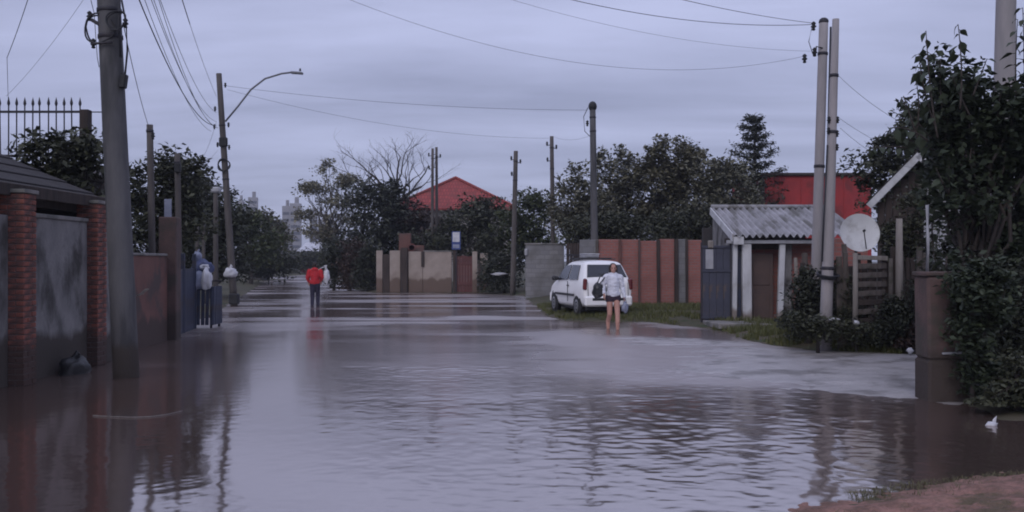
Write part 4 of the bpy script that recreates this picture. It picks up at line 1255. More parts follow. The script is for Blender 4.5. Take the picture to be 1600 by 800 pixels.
    pbox('downpipe', M['wood_pole'], r, (-w_ / 2 + .1, -3.1, a.z / 2), (.16, .16, a.z - .2), None, .02)
    for i in range(5):
        pbox('seam', M['red_wall'], r, (-w_ / 2 + 1.0 + i * 1.1, -3.015, a.z / 2 + .3), (.06, .04, a.z - .9), None, .01)

    # sheds at the street end
    s = thing('far_shed', 'low shed with a long pale metal roof at the end of the street', 'shed', (-25.0, 118, 0))
    pbox('wall', M['dark_wall'], s, (0, 2, 1.4), (5.6, 4, 3.1), None, .03)
    for i in range(6):
        pbox('roof_sheet', M['metal_roof'], s, (-2.6 + i * 1.04, 1.7, 3.55 + .02 * (i % 2)), (1.0, 5.4, .1), (R(13), 0, 0), .02)
    for x in (-2.2, .6):
        pbox('door', M['red_gate'], s, (x, -.03, 1.2), (1.0, .06, 2.2), None, .02)
    s = thing('small_far_shed', 'small pale flat roof among the trees on the far left', 'shed', (at(399, 0, 74).x, 74, 0))
    pbox('wall', M['dark_wall'], s, (0, 1, 1.4), (1.1, 1.6, 3.0), None, .03)
    pbox('roof_sheet', M['metal_roof'], s, (0, .6, 3.02), (1.35, 2.4, .08), (R(4), R(4), 0), .01)

    # distant town
    Yt = 420
    g = 'distant town blocks above the street end'
    for (px, w, top, lab) in ((381, 15, 305, 'slim distant tower block right of the lamp pole'), (366, 10, 312, 'short distant tower partly behind the lamp pole'),
                              (448, 12, 322, 'leftmost of the distant blocks beside the pale layered tree'), (462, 17, 318, 'widest of the distant blocks beside the pale layered tree'),
                              (479, 12, 330, 'right one of the distant blocks beside the pale layered tree'), (437, 12, 338, 'low distant block above the hazy left tree'), (494, 18, 340, 'distant block half hidden by the pale layered tree')):
        p = at(px, top, Yt); wd = w * Yt / F
        b = thing('far_building', lab, 'building', (p.x, Yt + (px % 7) * 5, 0), R((px * 7) % 30 - 15), g)
        pbox('wall', M['far_block'], b, (0, 0, p.z / 2), (wd, wd * .9, p.z), None, .1)
        fl = max(3, int(p.z / 3.2))
        for i in range(fl):
            pbox('window_band', M['far_glass'], b, (0, -wd * .45 - .02, 2.2 + i * 3.1), (wd * .82, .1, 1.3), None, .01)
        pbox('roof_house', M['far_block'], b, (wd * .1, 0, p.z + 1.4), (wd * .35, wd * .4, 2.8), None, .1)


build_centre()


# ------------------------------------------------------------------ right: grey wall, brick wall, gates, shed, fence
def build_right():
    random.seed(5)
    # grey block wall
    t = thing('block_wall', 'grey block wall left of the white car', 'wall', (1.45, 39.6, 0), R(-4))
    pbox('panel', M['blockwall'], t, (0, 0, 1.13), (1.7, .18, 2.5), None, .02)
    pbox('coping', M['concrete'], t, (0, 0, 2.41), (1.78, .24, .07), None, .015)
    pbox('lamp_fitting', M['trim_grey'], t, (-.82, -.13, 2.05), (.14, .12, .3), None, .03)
    d = thing('dark_gate', 'dark metal gate between the grey wall and the pale post', 'gate', (2.62, 37.5, 0))
    for i in range(5):
        pbox('board', M['wood_dark'], d, (-.28 + i * .14, 0, 1.15), (.13, .04, 2.5), None, .006)
    pbox('rail', M['iron'], d, (0, -.03, 1.9), (.7, .03, .08), None, .005)
    # red brick wall, one panel between each pair of posts
    Y = 31.2; k = Y / F
    X = lambda px: (px - 800) * k
    w = thing('brick_wall', 'red brick wall in panels behind the white car', 'wall', (X(1010), Y, 0))
    x0 = X(1010)
    edges = [905, 932, 968, 998, 1028, 1054, 1073, 1096]
    for i in range(7):
        a, b_ = edges[i], edges[i + 1]
        m = 'blockwall' if i in (0, 5) else 'brickwall'
        h = 2.38 + random.uniform(-.03, .04)
        pbox('panel', M[m], w, ((X(a) + X(b_)) / 2 - x0, random.uniform(-.015, .015), h / 2 - .05), (X(b_) - X(a) - .03, .16, h + .1), None, .015)
    for px, wd, m in ((968, .08, 'brown_wall'), (998, .06, 'door_brown'), (1028, .11, 'wood_dark'), (1056, .13, 'wood_dark'), (1072, .08, 'wood_dark'), (932, .09, 'wood_grey')):
        pbox('post', M[m], w, (X(px) - x0, -.13, 1.1), (wd, .1, 2.62), (0, R(random.uniform(-.6, .6)), 0), .01)
    
    # grey sheet gates + white posts under the small shed's eave
    Y = 23.0; k = Y / F
    z0 = .12
    g = thing('grey_gate', 'blue-grey sheet metal gate left of the white posts', 'gate', (X2(1119, Y), Y, z0))
    for i in range(4):
        pbox('sheet', M['gate_grey'], g, ((-16.5 + 11 * i) * k, 0, .96), (11 * k - .006, .03, 1.9), (0, 0, R(random.uniform(-1, 1))), .004)
    for sx in (-22.5, 22.5):
        pbox('post', M['iron'], g, (sx * k, .01, .98), (.05, .06, 2.06), None, .006)
    for z in (.08, 1.28, 1.9):
        pbox('rail', M['gate_grey'], g, (0, -.03, z), (44 * k, .03, .06), None, .004)
    pbox('panel', M['trim_grey'], g, ((1108 - 1119) * k, -.04, 1.58), (12 * k, .02, .5), None, .004)
    pbox('lamp', M['wood_pale'], g, ((1110 - 1119) * k, -.03, 1.96), (.14, .1, .2), None, .03)

    s = thing('gate_shed', 'small brick gate shed with a grey corrugated roof', 'shed', (X2(1215, Y), Y, z0))
    xc = X2(1215, Y)
    L = lambda px, Yy=Y: X2(px, Yy) - xc
    pbox('wall', M['brickwall'], s, (L(1195), .55, .98), (L(1222) - L(1150), .12, 2.1), None, .01)
    pbox('wall', M['panel'], s, (L(1232), .25, .98), (L(1244) - L(1226), .12, 2.1), None, .01)
    pbox('wall', M['brickwall'], s, (L(1290), .5, 1.0), (1.5, .12, 2.2), None, .01)
    pbox('back_wall', M['dark_wall'], s, (L(1230), 3.2, 1.2), (3.0, .14, 2.6), None, .01)
    dr = pbox('door', M['door_brown'], s, (L(1194), .30, .86), (L(1214) - L(1176), .05, 1.72), None, .008)
    for zz in (-.5, .35):
        pbox('door_panel', M['door_brown'], dr, (0, -.035, zz), (L(1208) - L(1182), .02, .6), None, .008)
    pbox('lintel', M['wood_dark'], s, (L(1195), .28, 1.90), (L(1222) - L(1150), .16, .12), None, .01)
    dr = pbox('door', M['blue_metal'], s, (L(1154), .05, .95), (L(1159) - L(1150), .04, 1.95), None, .006)
    random.seed(3)
    for px, wd, lean in ((1147, 7, .7), (1165.5, 14, -.5), (1219, 9, 2.0)):
        pbox('post', M['white_paint'], s, (L(px), -.06, .96), (wd * k, .11 if wd < 10 else .16, 2.02), (0, R(lean), 0), .012)
    pbox('beam', M['trim_grey'], s, (L(1225), -.12, 2.02), (3.0, .1, .09), None, .01)
    pbox('beam', M['wood_dark'], s, (L(1225), .1, 2.06), (3.0, .1, .12), None, .01)
    # corrugated roof: overlapping wavy sheets
    ey, ez, ry, rz_ = -.30, 2.17, 2.35, 3.02
    n = 30
    sw = .86
    x_start = L(1143)
    for i in range(4):
        vs = []; fs = []
        x_ = x_start + i * (sw - .05)
        for j in range(n + 1):
            x = x_ + sw * j / n
            dz = .046 * math.sin(2 * math.pi * (x - x_start) / .172) + .006 * i * 0 + (.012 if i % 2 else 0)
            for q, (yy, zz) in enumerate(((ey + random.uniform(-.01, .01) * (j == 0), ez), (ry, rz_))):
                vs.append((x, yy, zz + dz)); vs.append((x, yy, zz + dz - .012))
        for j in range(n):
            a = j * 4
            fs += [(a, a + 4, a + 6, a + 2), (a + 1, a + 3, a + 7, a + 5), (a, a + 1, a + 5, a + 4), (a + 2, a + 6, a + 7, a + 3)]
        MB().add(vs, fs).build('roof_sheet', M['corrugated'], s)
    sl = math.atan2(rz_ - ez, ry - ey)
    pbox('bargeboard', M['white_paint'], s, (x_start - .03, (ey + ry) / 2, (ez + rz_) / 2 - .06), (.035, 2.7, .2), (sl, 0, 0), .006)
    pbox('bargeboard', M['white_paint'], s, (x_start + .12, ey + .04, ez - .12), (.26, .04, .2), None, .006)
    MB().tube([(x_start, ry, rz_ + .04), (x_start + 3.3, ry, rz_ + .04)], .07, 8).build('ridge_cap', M['corrugated'], s, True)
    sd = MB().add([(x_start + .04, ey + .3, -.1), (x_start + .04, ry, -.1), (x_start + .04, ry, rz_ - .1), (x_start + .04, ey + .3, ez),
                   (x_start + .12, ey + .3, -.1), (x_start + .12, ry, -.1), (x_start + .12, ry, rz_ - .1), (x_start + .12, ey + .3, ez)],
                  [(0, 1, 2, 3), (4, 7, 6, 5), (0, 4, 5, 1), (1, 5, 6, 2), (2, 6, 7, 3), (3, 7, 4, 0)]).build('side_wall', M['panel'], s)

    # wooden fence of uneven boards
    f = thing('plank_fence', 'ragged fence of weathered upright planks right of the paired poles', 'fence', (6.7, 16.35, .08))
    random.seed(12)
    x = X2(1236, 17.4) - 6.7
    fx = lambda px, Yy=16.35: X2(px, Yy) - 6.7
    for px in (1246, 1253, 1260, 1268, 1277, 1312, 1319, 1326):
        far = px < 1300
        Yy = 17.9 if far else 16.5
        h = random.uniform(1.45, 1.95)
        pbox('plank', M[random.choice(('wood_grey', 'wood_grey', 'wood_pale', 'wood_dark'))], f, (fx(px, Yy), Yy - 16.35, h / 2 - .1), (random.uniform(.06, .11), .03, h + .1), (R(random.uniform(-3, 3)), R(random.uniform(-6, 6)), 0), .006)
    px = 1386
    while px < 1446:
        h = random.uniform(1.35, 1.9)
        pbox('plank', M[random.choice(('wood_grey', 'wood_grey', 'wood_dark'))], f, (fx(px), random.uniform(-.03, .03), h / 2 - .1), (random.uniform(.07, .10), .028, h + .1), (R(random.uniform(-2, 2)), R(random.uniform(-3, 3)), 0), .006)
        px += random.uniform(7.5, 9.5)
    for z in (.5, 1.2):
        pbox('rail', M['wood_dark'], f, (fx(1415), .06, z), (.72, .05, .08), None, .008)
        pbox('rail', M['wood_dark'], f, (fx(1265, 17.9), 1.62, z), (.62, .05, .08), None, .008)
    for px, h, m, r in ((1401, 2.34, 'wood_pale', .07), (1333, 1.72, 'wood_pale', .05), (1388, 1.62, 'wood_grey', .045)):
        MB().tube([(fx(px), -.08, -.2), (fx(px) + .01, -.08, h * .5), (fx(px + 1), -.08, h)], [r * 1.1, r, r * .85], 8).build('post', M[m], f, True)
    p = thing('slatted_gate', 'dark slatted pallet gate below the satellite dish', 'gate', (X2(1360, 16.3), 16.3, .08))
    random.seed(9)
    for i in range(9):
        pbox('slat', M[random.choice(('wood_grey', 'wood_dark'))], p, (random.uniform(-.02, .02), 0, .16 + i * .165), (.56, .025, .10), (0, R(random.uniform(-4, 4)), 0), .005)
    pbox('slat', M['wood_pale'], p, (0, -.03, 1.63), (.6, .03, .08), (0, R(2), 0), .005)
    for x in (-.25, 0, .25):
        pbox('stile', M['wood_dark'], p, (x, .04, .82), (.07, .05, 1.7), None, .006)
    # back fence, behind the scrub
    bf = thing('back_fence', 'dark plank wall behind the scrub and the slatted gate', 'fence', (X2(1360, 18.6), 18.6, .05))
    for i in range(15):
        h = random.uniform(1.55, 1.9)
        pbox('plank', M[random.choice(('wood_dark', 'wood_dark', 'wood_grey', 'door_brown'))], bf, (-1.1 + i * .165, random.uniform(-.01, .01), h / 2 - .1), (.155, .03, h), None, .005)
    # brick stump wall between pole and dish
    rb = thing('low_brick_wall', 'patch of red brick wall left below the satellite dish', 'wall', (X2(1322, 19.6), 19.6, 0))
    pbox('panel', M['brickwall'], rb, (0, 0, 1.0), (.9, .14, 2.3), None, .01)

    # satellite dish
    Yd = 17.0
    c = at(1350, 363, Yd)
    d = thing('satellite_dish', 'round white satellite dish facing the street', 'satellite dish', (c.x, Yd + .2, .05))
    cz = c.z - .05
    m = Euler((R(80), R(6), R(-6))).to_matrix()
    prof = [(0.004, -.075)] + [(.365 * i / 10, -.075 + .075 * (i / 10) ** 2) for i in range(1, 11)] + [(.372, .004), (.366, -.008)] + [(.36 * i / 10, -.09 + .075 * (i / 10) ** 2) for i in range(9, 0, -1)]
    MB().lathe(prof, 40, (0, 0, cz), m).build('reflector', M['dish'], d, True)
    fo = Vector((0, 0, cz)) + m @ Vector((.0, -.02, .26))
    rim = Vector((0, 0, cz)) + m @ Vector((.14, -.30, -.01))
    MB().tube([rim, fo], .010, 6).build('feed_arm', M['iron'], d, True)
    MB().cap(fo, fo + m @ Vector((0, 0, .04)), .026, .024).build('feed_horn', M['black'], d, True)
    MB().tube([(0, .2, -.1), (0, .2, cz - .15), (0, .17, cz)], .03, 8).build('mast', M['iron'], d, True)
    MB().box((0, .14, cz), (.12, .06, .16), None, .01).build('mount', M['iron'], d)

    # white gabled wooden shed behind
    Ys = 21.5
    ap_ = at(1436, 243, Ys); le = at(1364, 319, Ys)
    hw = ap_.x - le.x
    h = thing('gabled_shed', 'weathered white gabled shed half hidden by leaves on the right', 'shed', (ap_.x, Ys, .1), R(-27))
    za, ze = ap_.z - .1, le.z - .1
    nb = 11
    for i in range(nb):
        x = -hw * .86 + (i + .5) * hw * 1.72 / nb
        top = za - .16 - abs(x) * (za - ze) / hw
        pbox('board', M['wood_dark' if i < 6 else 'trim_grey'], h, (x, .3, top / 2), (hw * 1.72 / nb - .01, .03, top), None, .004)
    ang = math.atan2(za - ze, hw); ln = math.hypot(hw, za - ze)
    for sx in (-1, 1):
        pbox('bargeboard', M['white_paint'], h, (sx * hw / 2, -.02, (za + ze) / 2), (ln + .06, .04, .17), (0, sx * ang, 0), .006)
        pbox('roof_sheet', M['dark_roof'], h, (sx * (hw / 2 + .02), .55, (za + ze) / 2 + .11), (ln + .16, 1.2, .03), (0, sx * ang, 0), .005)
        pbox('side_wall', M['dark_wall'], h, (sx * hw * .84, .75, ze / 2), (.06, .8, ze), None, .005)
    pbox('window', M['trim_grey'], h, (hw * .35, .27, za - 1.1), (.4, .04, .5), None, .006)

    # brown rendered pillar and white pipe in the right foreground
    Yb = 10.5
    a, b_ = X2(1452, Yb), X2(1516, Yb)
    t = thing('brown_pillar', 'squat brown rendered pillar standing in the water on the right', 'pillar', ((a + b_) / 2, Yb + .2, 0), R(-3))
    wd = b_ - a
    pbox('shaft', M['pillar_brown'], t, (0, 0, .98), (wd, .42, .98), (0, R(-.8), 0), .03)
    pbox('shaft', M['pillar_brown'], t, (.015, .01, .16), (wd + .015, .44, .66), None, .03)
    pbox('ledge', M['trim_grey'], t, (.04, -.235, .575), (.26, .03, .025), (0, R(-2), 0), .006)
    pbox('cap', M['pillar_brown'], t, (-.01, 0, 1.50), (wd + .03, .44, .05), None, .015)
    q = thing('white_pipe', 'thin white pipe rising from the squat brown pillar', 'pipe', (X2(1461, Yb), Yb + .2, 1.52))
    MB().tube([(0, 0, 0), (.01, 0, .4), (0, 0, .8)], .020, 8).build('tube', M['trim_grey'], q, True)


def X2(px, Y):
    return (px - 800) / F * Y


build_right()


# ------------------------------------------------------------------ car
def bake(o):
    bpy.context.view_layer.update()
    dg = bpy.context.evaluated_depsgraph_get()
    me = bpy.data.meshes.new_from_object(o.evaluated_get(dg))
    old = o.data
    o.modifiers.clear(); o.data = me; me.name = o.name
    bpy.data.meshes.remove(old)
    return o


CAR_ST = [(-1.84, .42, .86, .92, .70, .74, .67), (-1.80, .32, .93, 1.00, .74, .80, .71), (-1.70, .28, .95, 1.13, .77, .82, .71), (-1.42, .26, .96, 1.47, .79, .835, .635),
          (-1.32, .25, .96, 1.51, .79, .835, .625), (-1.0, .24, .96, 1.535, .79, .835, .62), (-.2, .24, .96, 1.54, .79, .835, .62), (.42, .24, .95, 1.50, .79, .835, .62), (.98, .24, .93, 1.10, .79, .825, .70),
          (1.10, .24, .92, 1.03, .79, .82, .71), (1.58, .25, .84, .93, .78, .80, .66), (1.80, .28, .70, .79, .73, .75, .60), (1.88, .38, .58, .66, .62, .66, .5)]


def car_at(y):
    for a, b in zip(CAR_ST, CAR_ST[1:]):
        if a[0] <= y <= b[0]:
            f = (y - a[0]) / (b[0] - a[0])
            return [a[i] + (b[i] - a[i]) * f for i in range(7)]
    return list(CAR_ST[0])


def car_side(y, f, off=.012):
    _, zb, zt, zr, ws, wb, wr = car_at(y)
    a = Vector((wb, zt)); b = Vector((wr, zr - .06))
    p = a.lerp(b, f)
    n = Vector((b.y - a.y, a.x - b.x)).normalized()
    p += n * off
    return p.x, p.y


def build_car():
    t = thing('parked_car', 'white hatchback parked at the water edge, seen from behind', 'car', (2.30, 27.0, .045), R(14))
    t.scale = (.90, .94, 1.06)
    vs = []; fs = []
    m = None
    for (y, zb, zt, zr, ws, wb, wr) in CAR_ST:
        half = [(ws - .10, zb), (ws, zb + .07), (wb + .012, (zb + zt) * .5 + .06), (wb, zt), (wr + .01, zr - .06), (wr - .08, zr - .008)]
        rg = [(0, zb)] + half + [(0, zr + .012)] + [(-x, z) for x, z in reversed(half)]
        m = len(rg)
        vs += [(x, y, z) for x, z in rg]
    for i in range(len(CAR_ST) - 1):
        for k in range(m):
            k2 = (k + 1) % m
            fs.append((i * m + k, i * m + k2, (i + 1) * m + k2, (i + 1) * m + k))
    fs.append(tuple(range(m))[::-1]); fs.append(tuple((len(CAR_ST) - 1) * m + k for k in range(m)))
    body = MB().add(vs, fs).build('body', M['car_paint'], t, True)
    sb = body.modifiers.new('s', 'SUBSURF'); sb.levels = 2; sb.render_levels = 2
    bake(body)
    G = M['glass']

    def panel(name, pts, mat, th=.012):
        pts = [Vector(p) for p in pts]
        n = (pts[1] - pts[0]).cross(pts[2] - pts[0]).normalized()
        k = len(pts)
        return MB().add(pts + [p - n * th for p in pts], [tuple(range(k)), tuple(range(2 * k - 1, k - 1, -1))] + [(i, (i + 1) % k, (i + 1) % k + k, i + k) for i in range(k)]).build(name, mat, t)
    for sx in (-1, 1):
        def S(y, f):
            x, z = car_side(y, f); return (sx * x, y, z)
        panel('side_window', [S(-.30, .08), S(.82, .08), S(.36, .86), S(-.30, .86)], G)
        panel('side_window', [S(-1.30, .10), S(-.40, .08), S(-.40, .86), S(-1.12, .86)], G)
        panel('side_strip', [(sx * .862, -1.05, .56), (sx * .862, .95, .56), (sx * .862, .95, .62), (sx * .862, -1.05, .62)], M['plastic'], .02)
        mr = MB(); mr.cap((sx * .88, .66, 1.02), (sx * 1.0, .66, 1.03), .06, .07); mr.build('mirror', M['plastic'], t, True)
        MB().box((sx * .865, -.42, .84), (.03, .17, .035), None, .01).build('door_handle', M['plastic'], t)
        MB().box((sx * .755, -1.80, .90), (.13, .13, .30), (0, sx * R(-4), sx * R(18)), .03).build('tail_light', M['tail'], t)
        MB().box((sx * .60, 1.82, .66), (.26, .12, .14), (0, 0, sx * R(-22)), .03).build('headlight', M['trim_grey'], t)
        MB().tube([(sx * .55, -1.0, 1.57), (sx * .55, .2, 1.57)], .018, 6).build('roof_rail', M['plastic'], t)
        for yy in (-1.2, 1.19):
            MB().lathe([(.05, -.02), (.355, -.02), (.36, .0), (.355, .02), (.05, .02)], 28, (sx * .795, yy, .33), Euler((0, R(90), 0)).to_matrix()).build('wheel_arch', M['plastic'], t)
            w = MB().lathe([(.16, -.09), (.27, -.095), (.295, -.07), (.30, 0), (.295, .07), (.27, .095), (.16, .09)], 28, (sx * .745, yy, .30), Euler((0, R(90), 0)).to_matrix()).build('wheel', M['tyre'], t, True)
            MB().lathe([(.01, .03), (.06, .05), (.10, .035), (.175, .05), (.185, .03)], 20, (sx * (.745 + .05), yy, .30), Euler((0, sx * R(90), 0)).to_matrix()).build('rim', M['hub'], w, True)
    panel('rear_window', [(-.66, -1.735, 1.09), (.66, -1.735, 1.09), (.56, -1.475, 1.42), (-.56, -1.475, 1.42)], G)
    panel('windscreen', [(.68, .965, 1.13), (-.68, .965, 1.13), (-.56, .50, 1.46), (.56, .50, 1.46)], G)
    MB().box((0, -1.845, .45), (1.56, .18, .27), None, .06).build('rear_bumper', M['car_paint'], t)
    MB().box((0, -1.93, .50), (1.10, .03, .07), None, .01).build('bumper_strip', M['plastic'], t)
    MB().box((0, -1.86, .76), (.52, .03, .17), None, .01).build('plate_recess', M['trim_grey'], t)
    MB().box((0, -1.88, .75), (.40, .012, .13), None, .003).build('number_plate', M['hub'], t)
    MB().box((0, 1.86, .46), (1.5, .16, .28), None, .06).build('front_bumper', M['car_paint'], t)
    for sx in (-1, 1):                        # tailgate and door shut lines, rear lamp lenses
        MB().box((sx * .665, -1.835, .74), (.012, .02, .40), (R(-6), 0, 0)).build('shut_line', M['plastic'], t)
        MB().box((sx * .846, -.35, .68), (.02, .012, .56)).build('shut_line', M['plastic'], t)
    MB().box((0, -1.845, .565), (1.34, .02, .012)).build('shut_line', M['plastic'], t)
    MB().box((0, -1.83, .985), (.30, .03, .03), None, .008).build('tailgate_handle', M['plastic'], t)
    MB().tube([(.03, -1.72, 1.12), (-.28, -1.66, 1.18)], .012, 5).build('wiper', M['plastic'], t)
    MB().box((0, 0, .25), (1.35, 3.4, .14), None, .03).build('underbody', M['plastic'], t)
    MB().box((-.1, -.1, 1.59), (1.15, .08, .04), None, .01).build('roof_rack', M['plastic'], t)
    MB().box((-.05, -.75, 1.59), (1.15, .08, .04), None, .01).build('roof_rack', M['plastic'], t)
    bx = thing('roof_box', 'small pale box lying on the roof of the white car', 'box', (0, 0, 0))
    bx.location = Vector((2.30, 27.0, .045)) + Euler((0, 0, R(15))).to_matrix() @ Vector((-.1, -.4, 1.715)); bx.rotation_euler = (0, 0, R(15))
    pbox('case', M['trim_grey'], bx, (0, 0, .045), (.42, .5, .09), None, .02)
    pbox('lid', M['bag_white'], bx, (0, 0, .10), (.44, .52, .025), None, .008)


build_car()


# ------------------------------------------------------------------ people
def blob(name, parts, mat, parent, voxel=.009, smooth=6, wrinkle=0.0, wscale=7.0, rest=None):
    mb = MB()
    for p in parts:
        if p[0] == 'c':
            mb.cap(*p[1:])
        else:
            mb.ell(p[1], p[2], 16, None, p[3] if len(p) > 3 else None)
    o = mb.build(name, mat, parent, True)
    rm = o.modifiers.new('r', 'REMESH'); rm.mode = 'VOXEL'; rm.voxel_size = voxel; rm.use_smooth_shade = True
    if smooth:
        sm = o.modifiers.new('s', 'SMOOTH'); sm.iterations = smooth; sm.factor = .5
    bake(o)
    if wrinkle:
        from mathutils import noise as mn
        me = o.data
        for v in me.vertices:
            q = v.co * wscale
            k = mn.noise(Vector((q.x, q.y, q.z * 1.8))) + .5 * mn.noise(Vector((q.x * 2.3 + 5, q.y * 2.3, q.z * 4)))
            v.co += v.normal * k * wrinkle
        me.update()
    if not o.data.materials:
        o.data.materials.append(mat)
    return o


def hand_parts(w, d, s, palm_n):
    """palm, four unequal bent fingers and a thumb; w wrist, d pointing direction, s side (thumb side) direction"""
    w, d, s = Vector(w), Vector(d).normalized(), Vector(s).normalized()
    n = Vector(palm_n).normalized()
    P = []
    for k in (-1, 0, 1):
        P.append(('c', w + d * .01 + s * k * .014, w + d * .085 + s * k * .024, .017, .014))
    for k, L in enumerate((.066, .076, .072, .056)):
        b = w + d * .088 + s * (.036 - k * .023)
        m_ = b + d * L * .5 + n * .006; e = m_ + d * L * .42 + n * .024
        P.append(('c', b, m_, .0092, .0085)); P.append(('c', m_, e, .0085, .0072))
    b = w + d * .025 + s * .026
    m_ = b + s * .030 + d * .028 + n * .008
    P.append(('c', b, m_, .013, .0105)); P.append(('c', m_, m_ + d * .034 + s * .006 + n * .006, .0105, .008))
    return P


def face_parts(c, f, tilt=0):
    """skull, jaw, nose, ears, lips and brow around head centre c, facing f (horizontal unit vector)"""
    c, f = Vector(c), Vector(f).normalized()
    r = Vector((f.y, -f.x, 0))
    u = Vector((0, 0, 1))
    yaw = math.atan2(f.x, -f.y)   # default facing -Y
    rot = (0, 0, yaw)
    P = [('e', c + u * .025, (.074, .092, .095), rot), ('e', c + f * .022 - u * .045, (.058, .066, .066), rot), ('e', c + f * .045 - u * .082, (.030, .030, .024), rot)]
    P += [('c', c + f * .086 + u * .012, c + f * .108 - u * .022, .009, .013), ('e', c + f * .080 - u * .056, (.024, .012, .008), rot), ('e', c + f * .078 + u * .028, (.05, .014, .010), rot)]
    for s in (-1, 1):
        P.append(('e', c + r * s * .076 - u * .008, (.010, .022, .030), rot))
    return P


def eyes(t, c, f):
    c, f = Vector(c), Vector(f).normalized(); r = Vector((f.y, -f.x, 0))
    for s in (-1, 1):
        MB().ell(c + f * .078 + r * s * .031 + Vector((0, 0, .008)), (.013, .013, .010), 10).build('eye', M['black'], t, True)


def build_woman():
    t = thing('person', 'person in white hooded top and dark shorts walking through the water with a black bag', 'person', (2.46, 21.8, -.10), R(4))
    # faces -Y (towards the camera); her right side is at -X
    hipz, shz = .88, 1.385
    LA, RA = (.075, -.20, .08), (-.10, .12, .09)
    LK, RK = (.080, -.15, .475), (-.090, -.04, .465)
    legs = []
    for sx, K, A in ((1, LK, LA), (-1, RK, RA)):
        H = (sx * .085, 0, .86)
        legs += [('c', H, K, .088, .058), ('c', K, (A[0], A[1] + .01, .28), .058, .055), ('c', (A[0], A[1] + .012, .29), A, .056, .036),
                 ('c', (A[0], A[1] + .03, .035), (A[0] + sx * .015, A[1] - .13, .025), .036, .028), ('c', A, (A[0], A[1] + .02, .035), .037, .036)]
    torso = [('e', (0, 0, .92), (.165, .115, .12)), ('c', (0, 0, .95), (0, 0, 1.12), .125, .115), ('c', (0, 0, 1.12), (0, 0, 1.30), .12, .125), ('c', (-.13, 0, 1.37), (.13, 0, 1.37), .065, .065),
             ('c', (0, 0, 1.38), (0, -.005, 1.47), .05, .048)]
    RE, RW = (-.255, .03, 1.13), (-.245, -.13, .97)
    LE, LW = (.235, .04, 1.10), (.265, -.06, .86)
    arms = [('c', (-.17, 0, 1.36), RE, .048, .038), ('c', RE, RW, .038, .026), ('c', (.17, 0, 1.36), LE, .048, .038), ('c', LE, LW, .038, .026)]
    hc = Vector((0, -.01, 1.575)); fd = Vector((-.1, -1, 0))
    parts = legs + torso + arms + face_parts(hc, fd)
    parts += hand_parts(RW, (-.05, -.1, -1), (.2, -1, 0), (1, .2, 0)) + hand_parts(LW, (.03, -.12, -1), (-.2, -1, 0), (-1, .2, 0))
    b = blob('body', parts, M['skin'], t, .0075, 3)
    eyes(t, hc, fd)
    top = [('c', (0, 0, .96), (0, 0, 1.15), .152, .142), ('e', (0, .0, .95), (.182, .145, .10)), ('c', (0, 0, 1.15), (0, .0, 1.31), .152, .150), ('c', (-.135, 0, 1.365), (.135, 0, 1.365), .080, .080),
           ('c', (-.17, 0, 1.36), RE, .078, .062), ('c', RE, (-.247, -.115, .985), .062, .045), ('c', (.17, 0, 1.36), LE, .078, .064), ('c', LE, (.263, -.05, .885), .064, .046),
           ('e', (0, .075, 1.43), (.12, .075, .07)), ('c', (-.07, -.02, 1.43), (.07, -.02, 1.43), .045, .045)]
    blob('hooded_top', top, M['hoodie'], t, .010, 4, .016, 11)
    sh = [('e', (0, 0, .88), (.185, .135, .12)), ('c', (.088, 0, .87), (.092, -.01, .82), .108, .103), ('c', (-.088, 0, .87), (-.092, -.005, .82), .108, .103)]
    blob('shorts', sh, M['shorts'], t, .011, 4, .004)
    hair = [('e', hc + Vector((0, .025, .045)), (.086, .098, .088)), ('e', hc + Vector((0, .07, -.02)), (.075, .05, .10)), ('c', hc + Vector((.075, .02, .04)), hc + Vector((.085, .0, -.15)), .036, .026), ('c', hc + Vector((-.075, .02, .04)), hc + Vector((-.082, .01, -.13)), .036, .024), ('c', hc + Vector((.0, .08, .0)), hc + Vector((.0, .10, -.16)), .07, .05),
            ('c', hc + Vector((-.06, -.035, .05)), hc + Vector((-.078, .01, -.02)), .022, .016), ('c', hc + Vector((.06, -.035, .05)), hc + Vector((.078, .01, -.02)), .022, .016)]
    blob('hair', hair, M['hair'], t, .008, 3, .004, 30)
    # black bag hanging from her right shoulder
    g = thing('shoulder_bag', 'black bag hanging at the side of the person in white', 'bag', (2.46 - .335, 21.76, .93), R(6))
    lump('pouch', M['bag_black'], g, (-.03, 0, 0), (.145, .10, .20), 8.8, .12)
    MB().tube([(-.06, .0, .17), (.02, .03, .34), (.12, .05, .42), (.16, .0, .40), (.10, -.06, .30), (.0, -.02, .17)], .014, 6).build('strap', M['bag_black'], g, True)
    MB().box((-.03, -.10, -.02), (.17, .03, .16), (R(-4), 0, 0), .012).build('pocket', M['bag_black'], g)
    # pale bag carried in her left hand
    c = thing('carrier_bag', 'pale bluish carrier bag held low by the person in white', 'bag', (2.46 + .275, 21.70, .49))
    lump('pouch', M['bag_grey'], c, (0, 0, .04), (.075, .055, .13), 3.9, .3)
    MB().tube([(-.04, 0, .15), (-.012, 0, .26), (.012, 0, .26), (.04, 0, .15)], .007, 5).build('handle', M['bag_grey'], c, True)


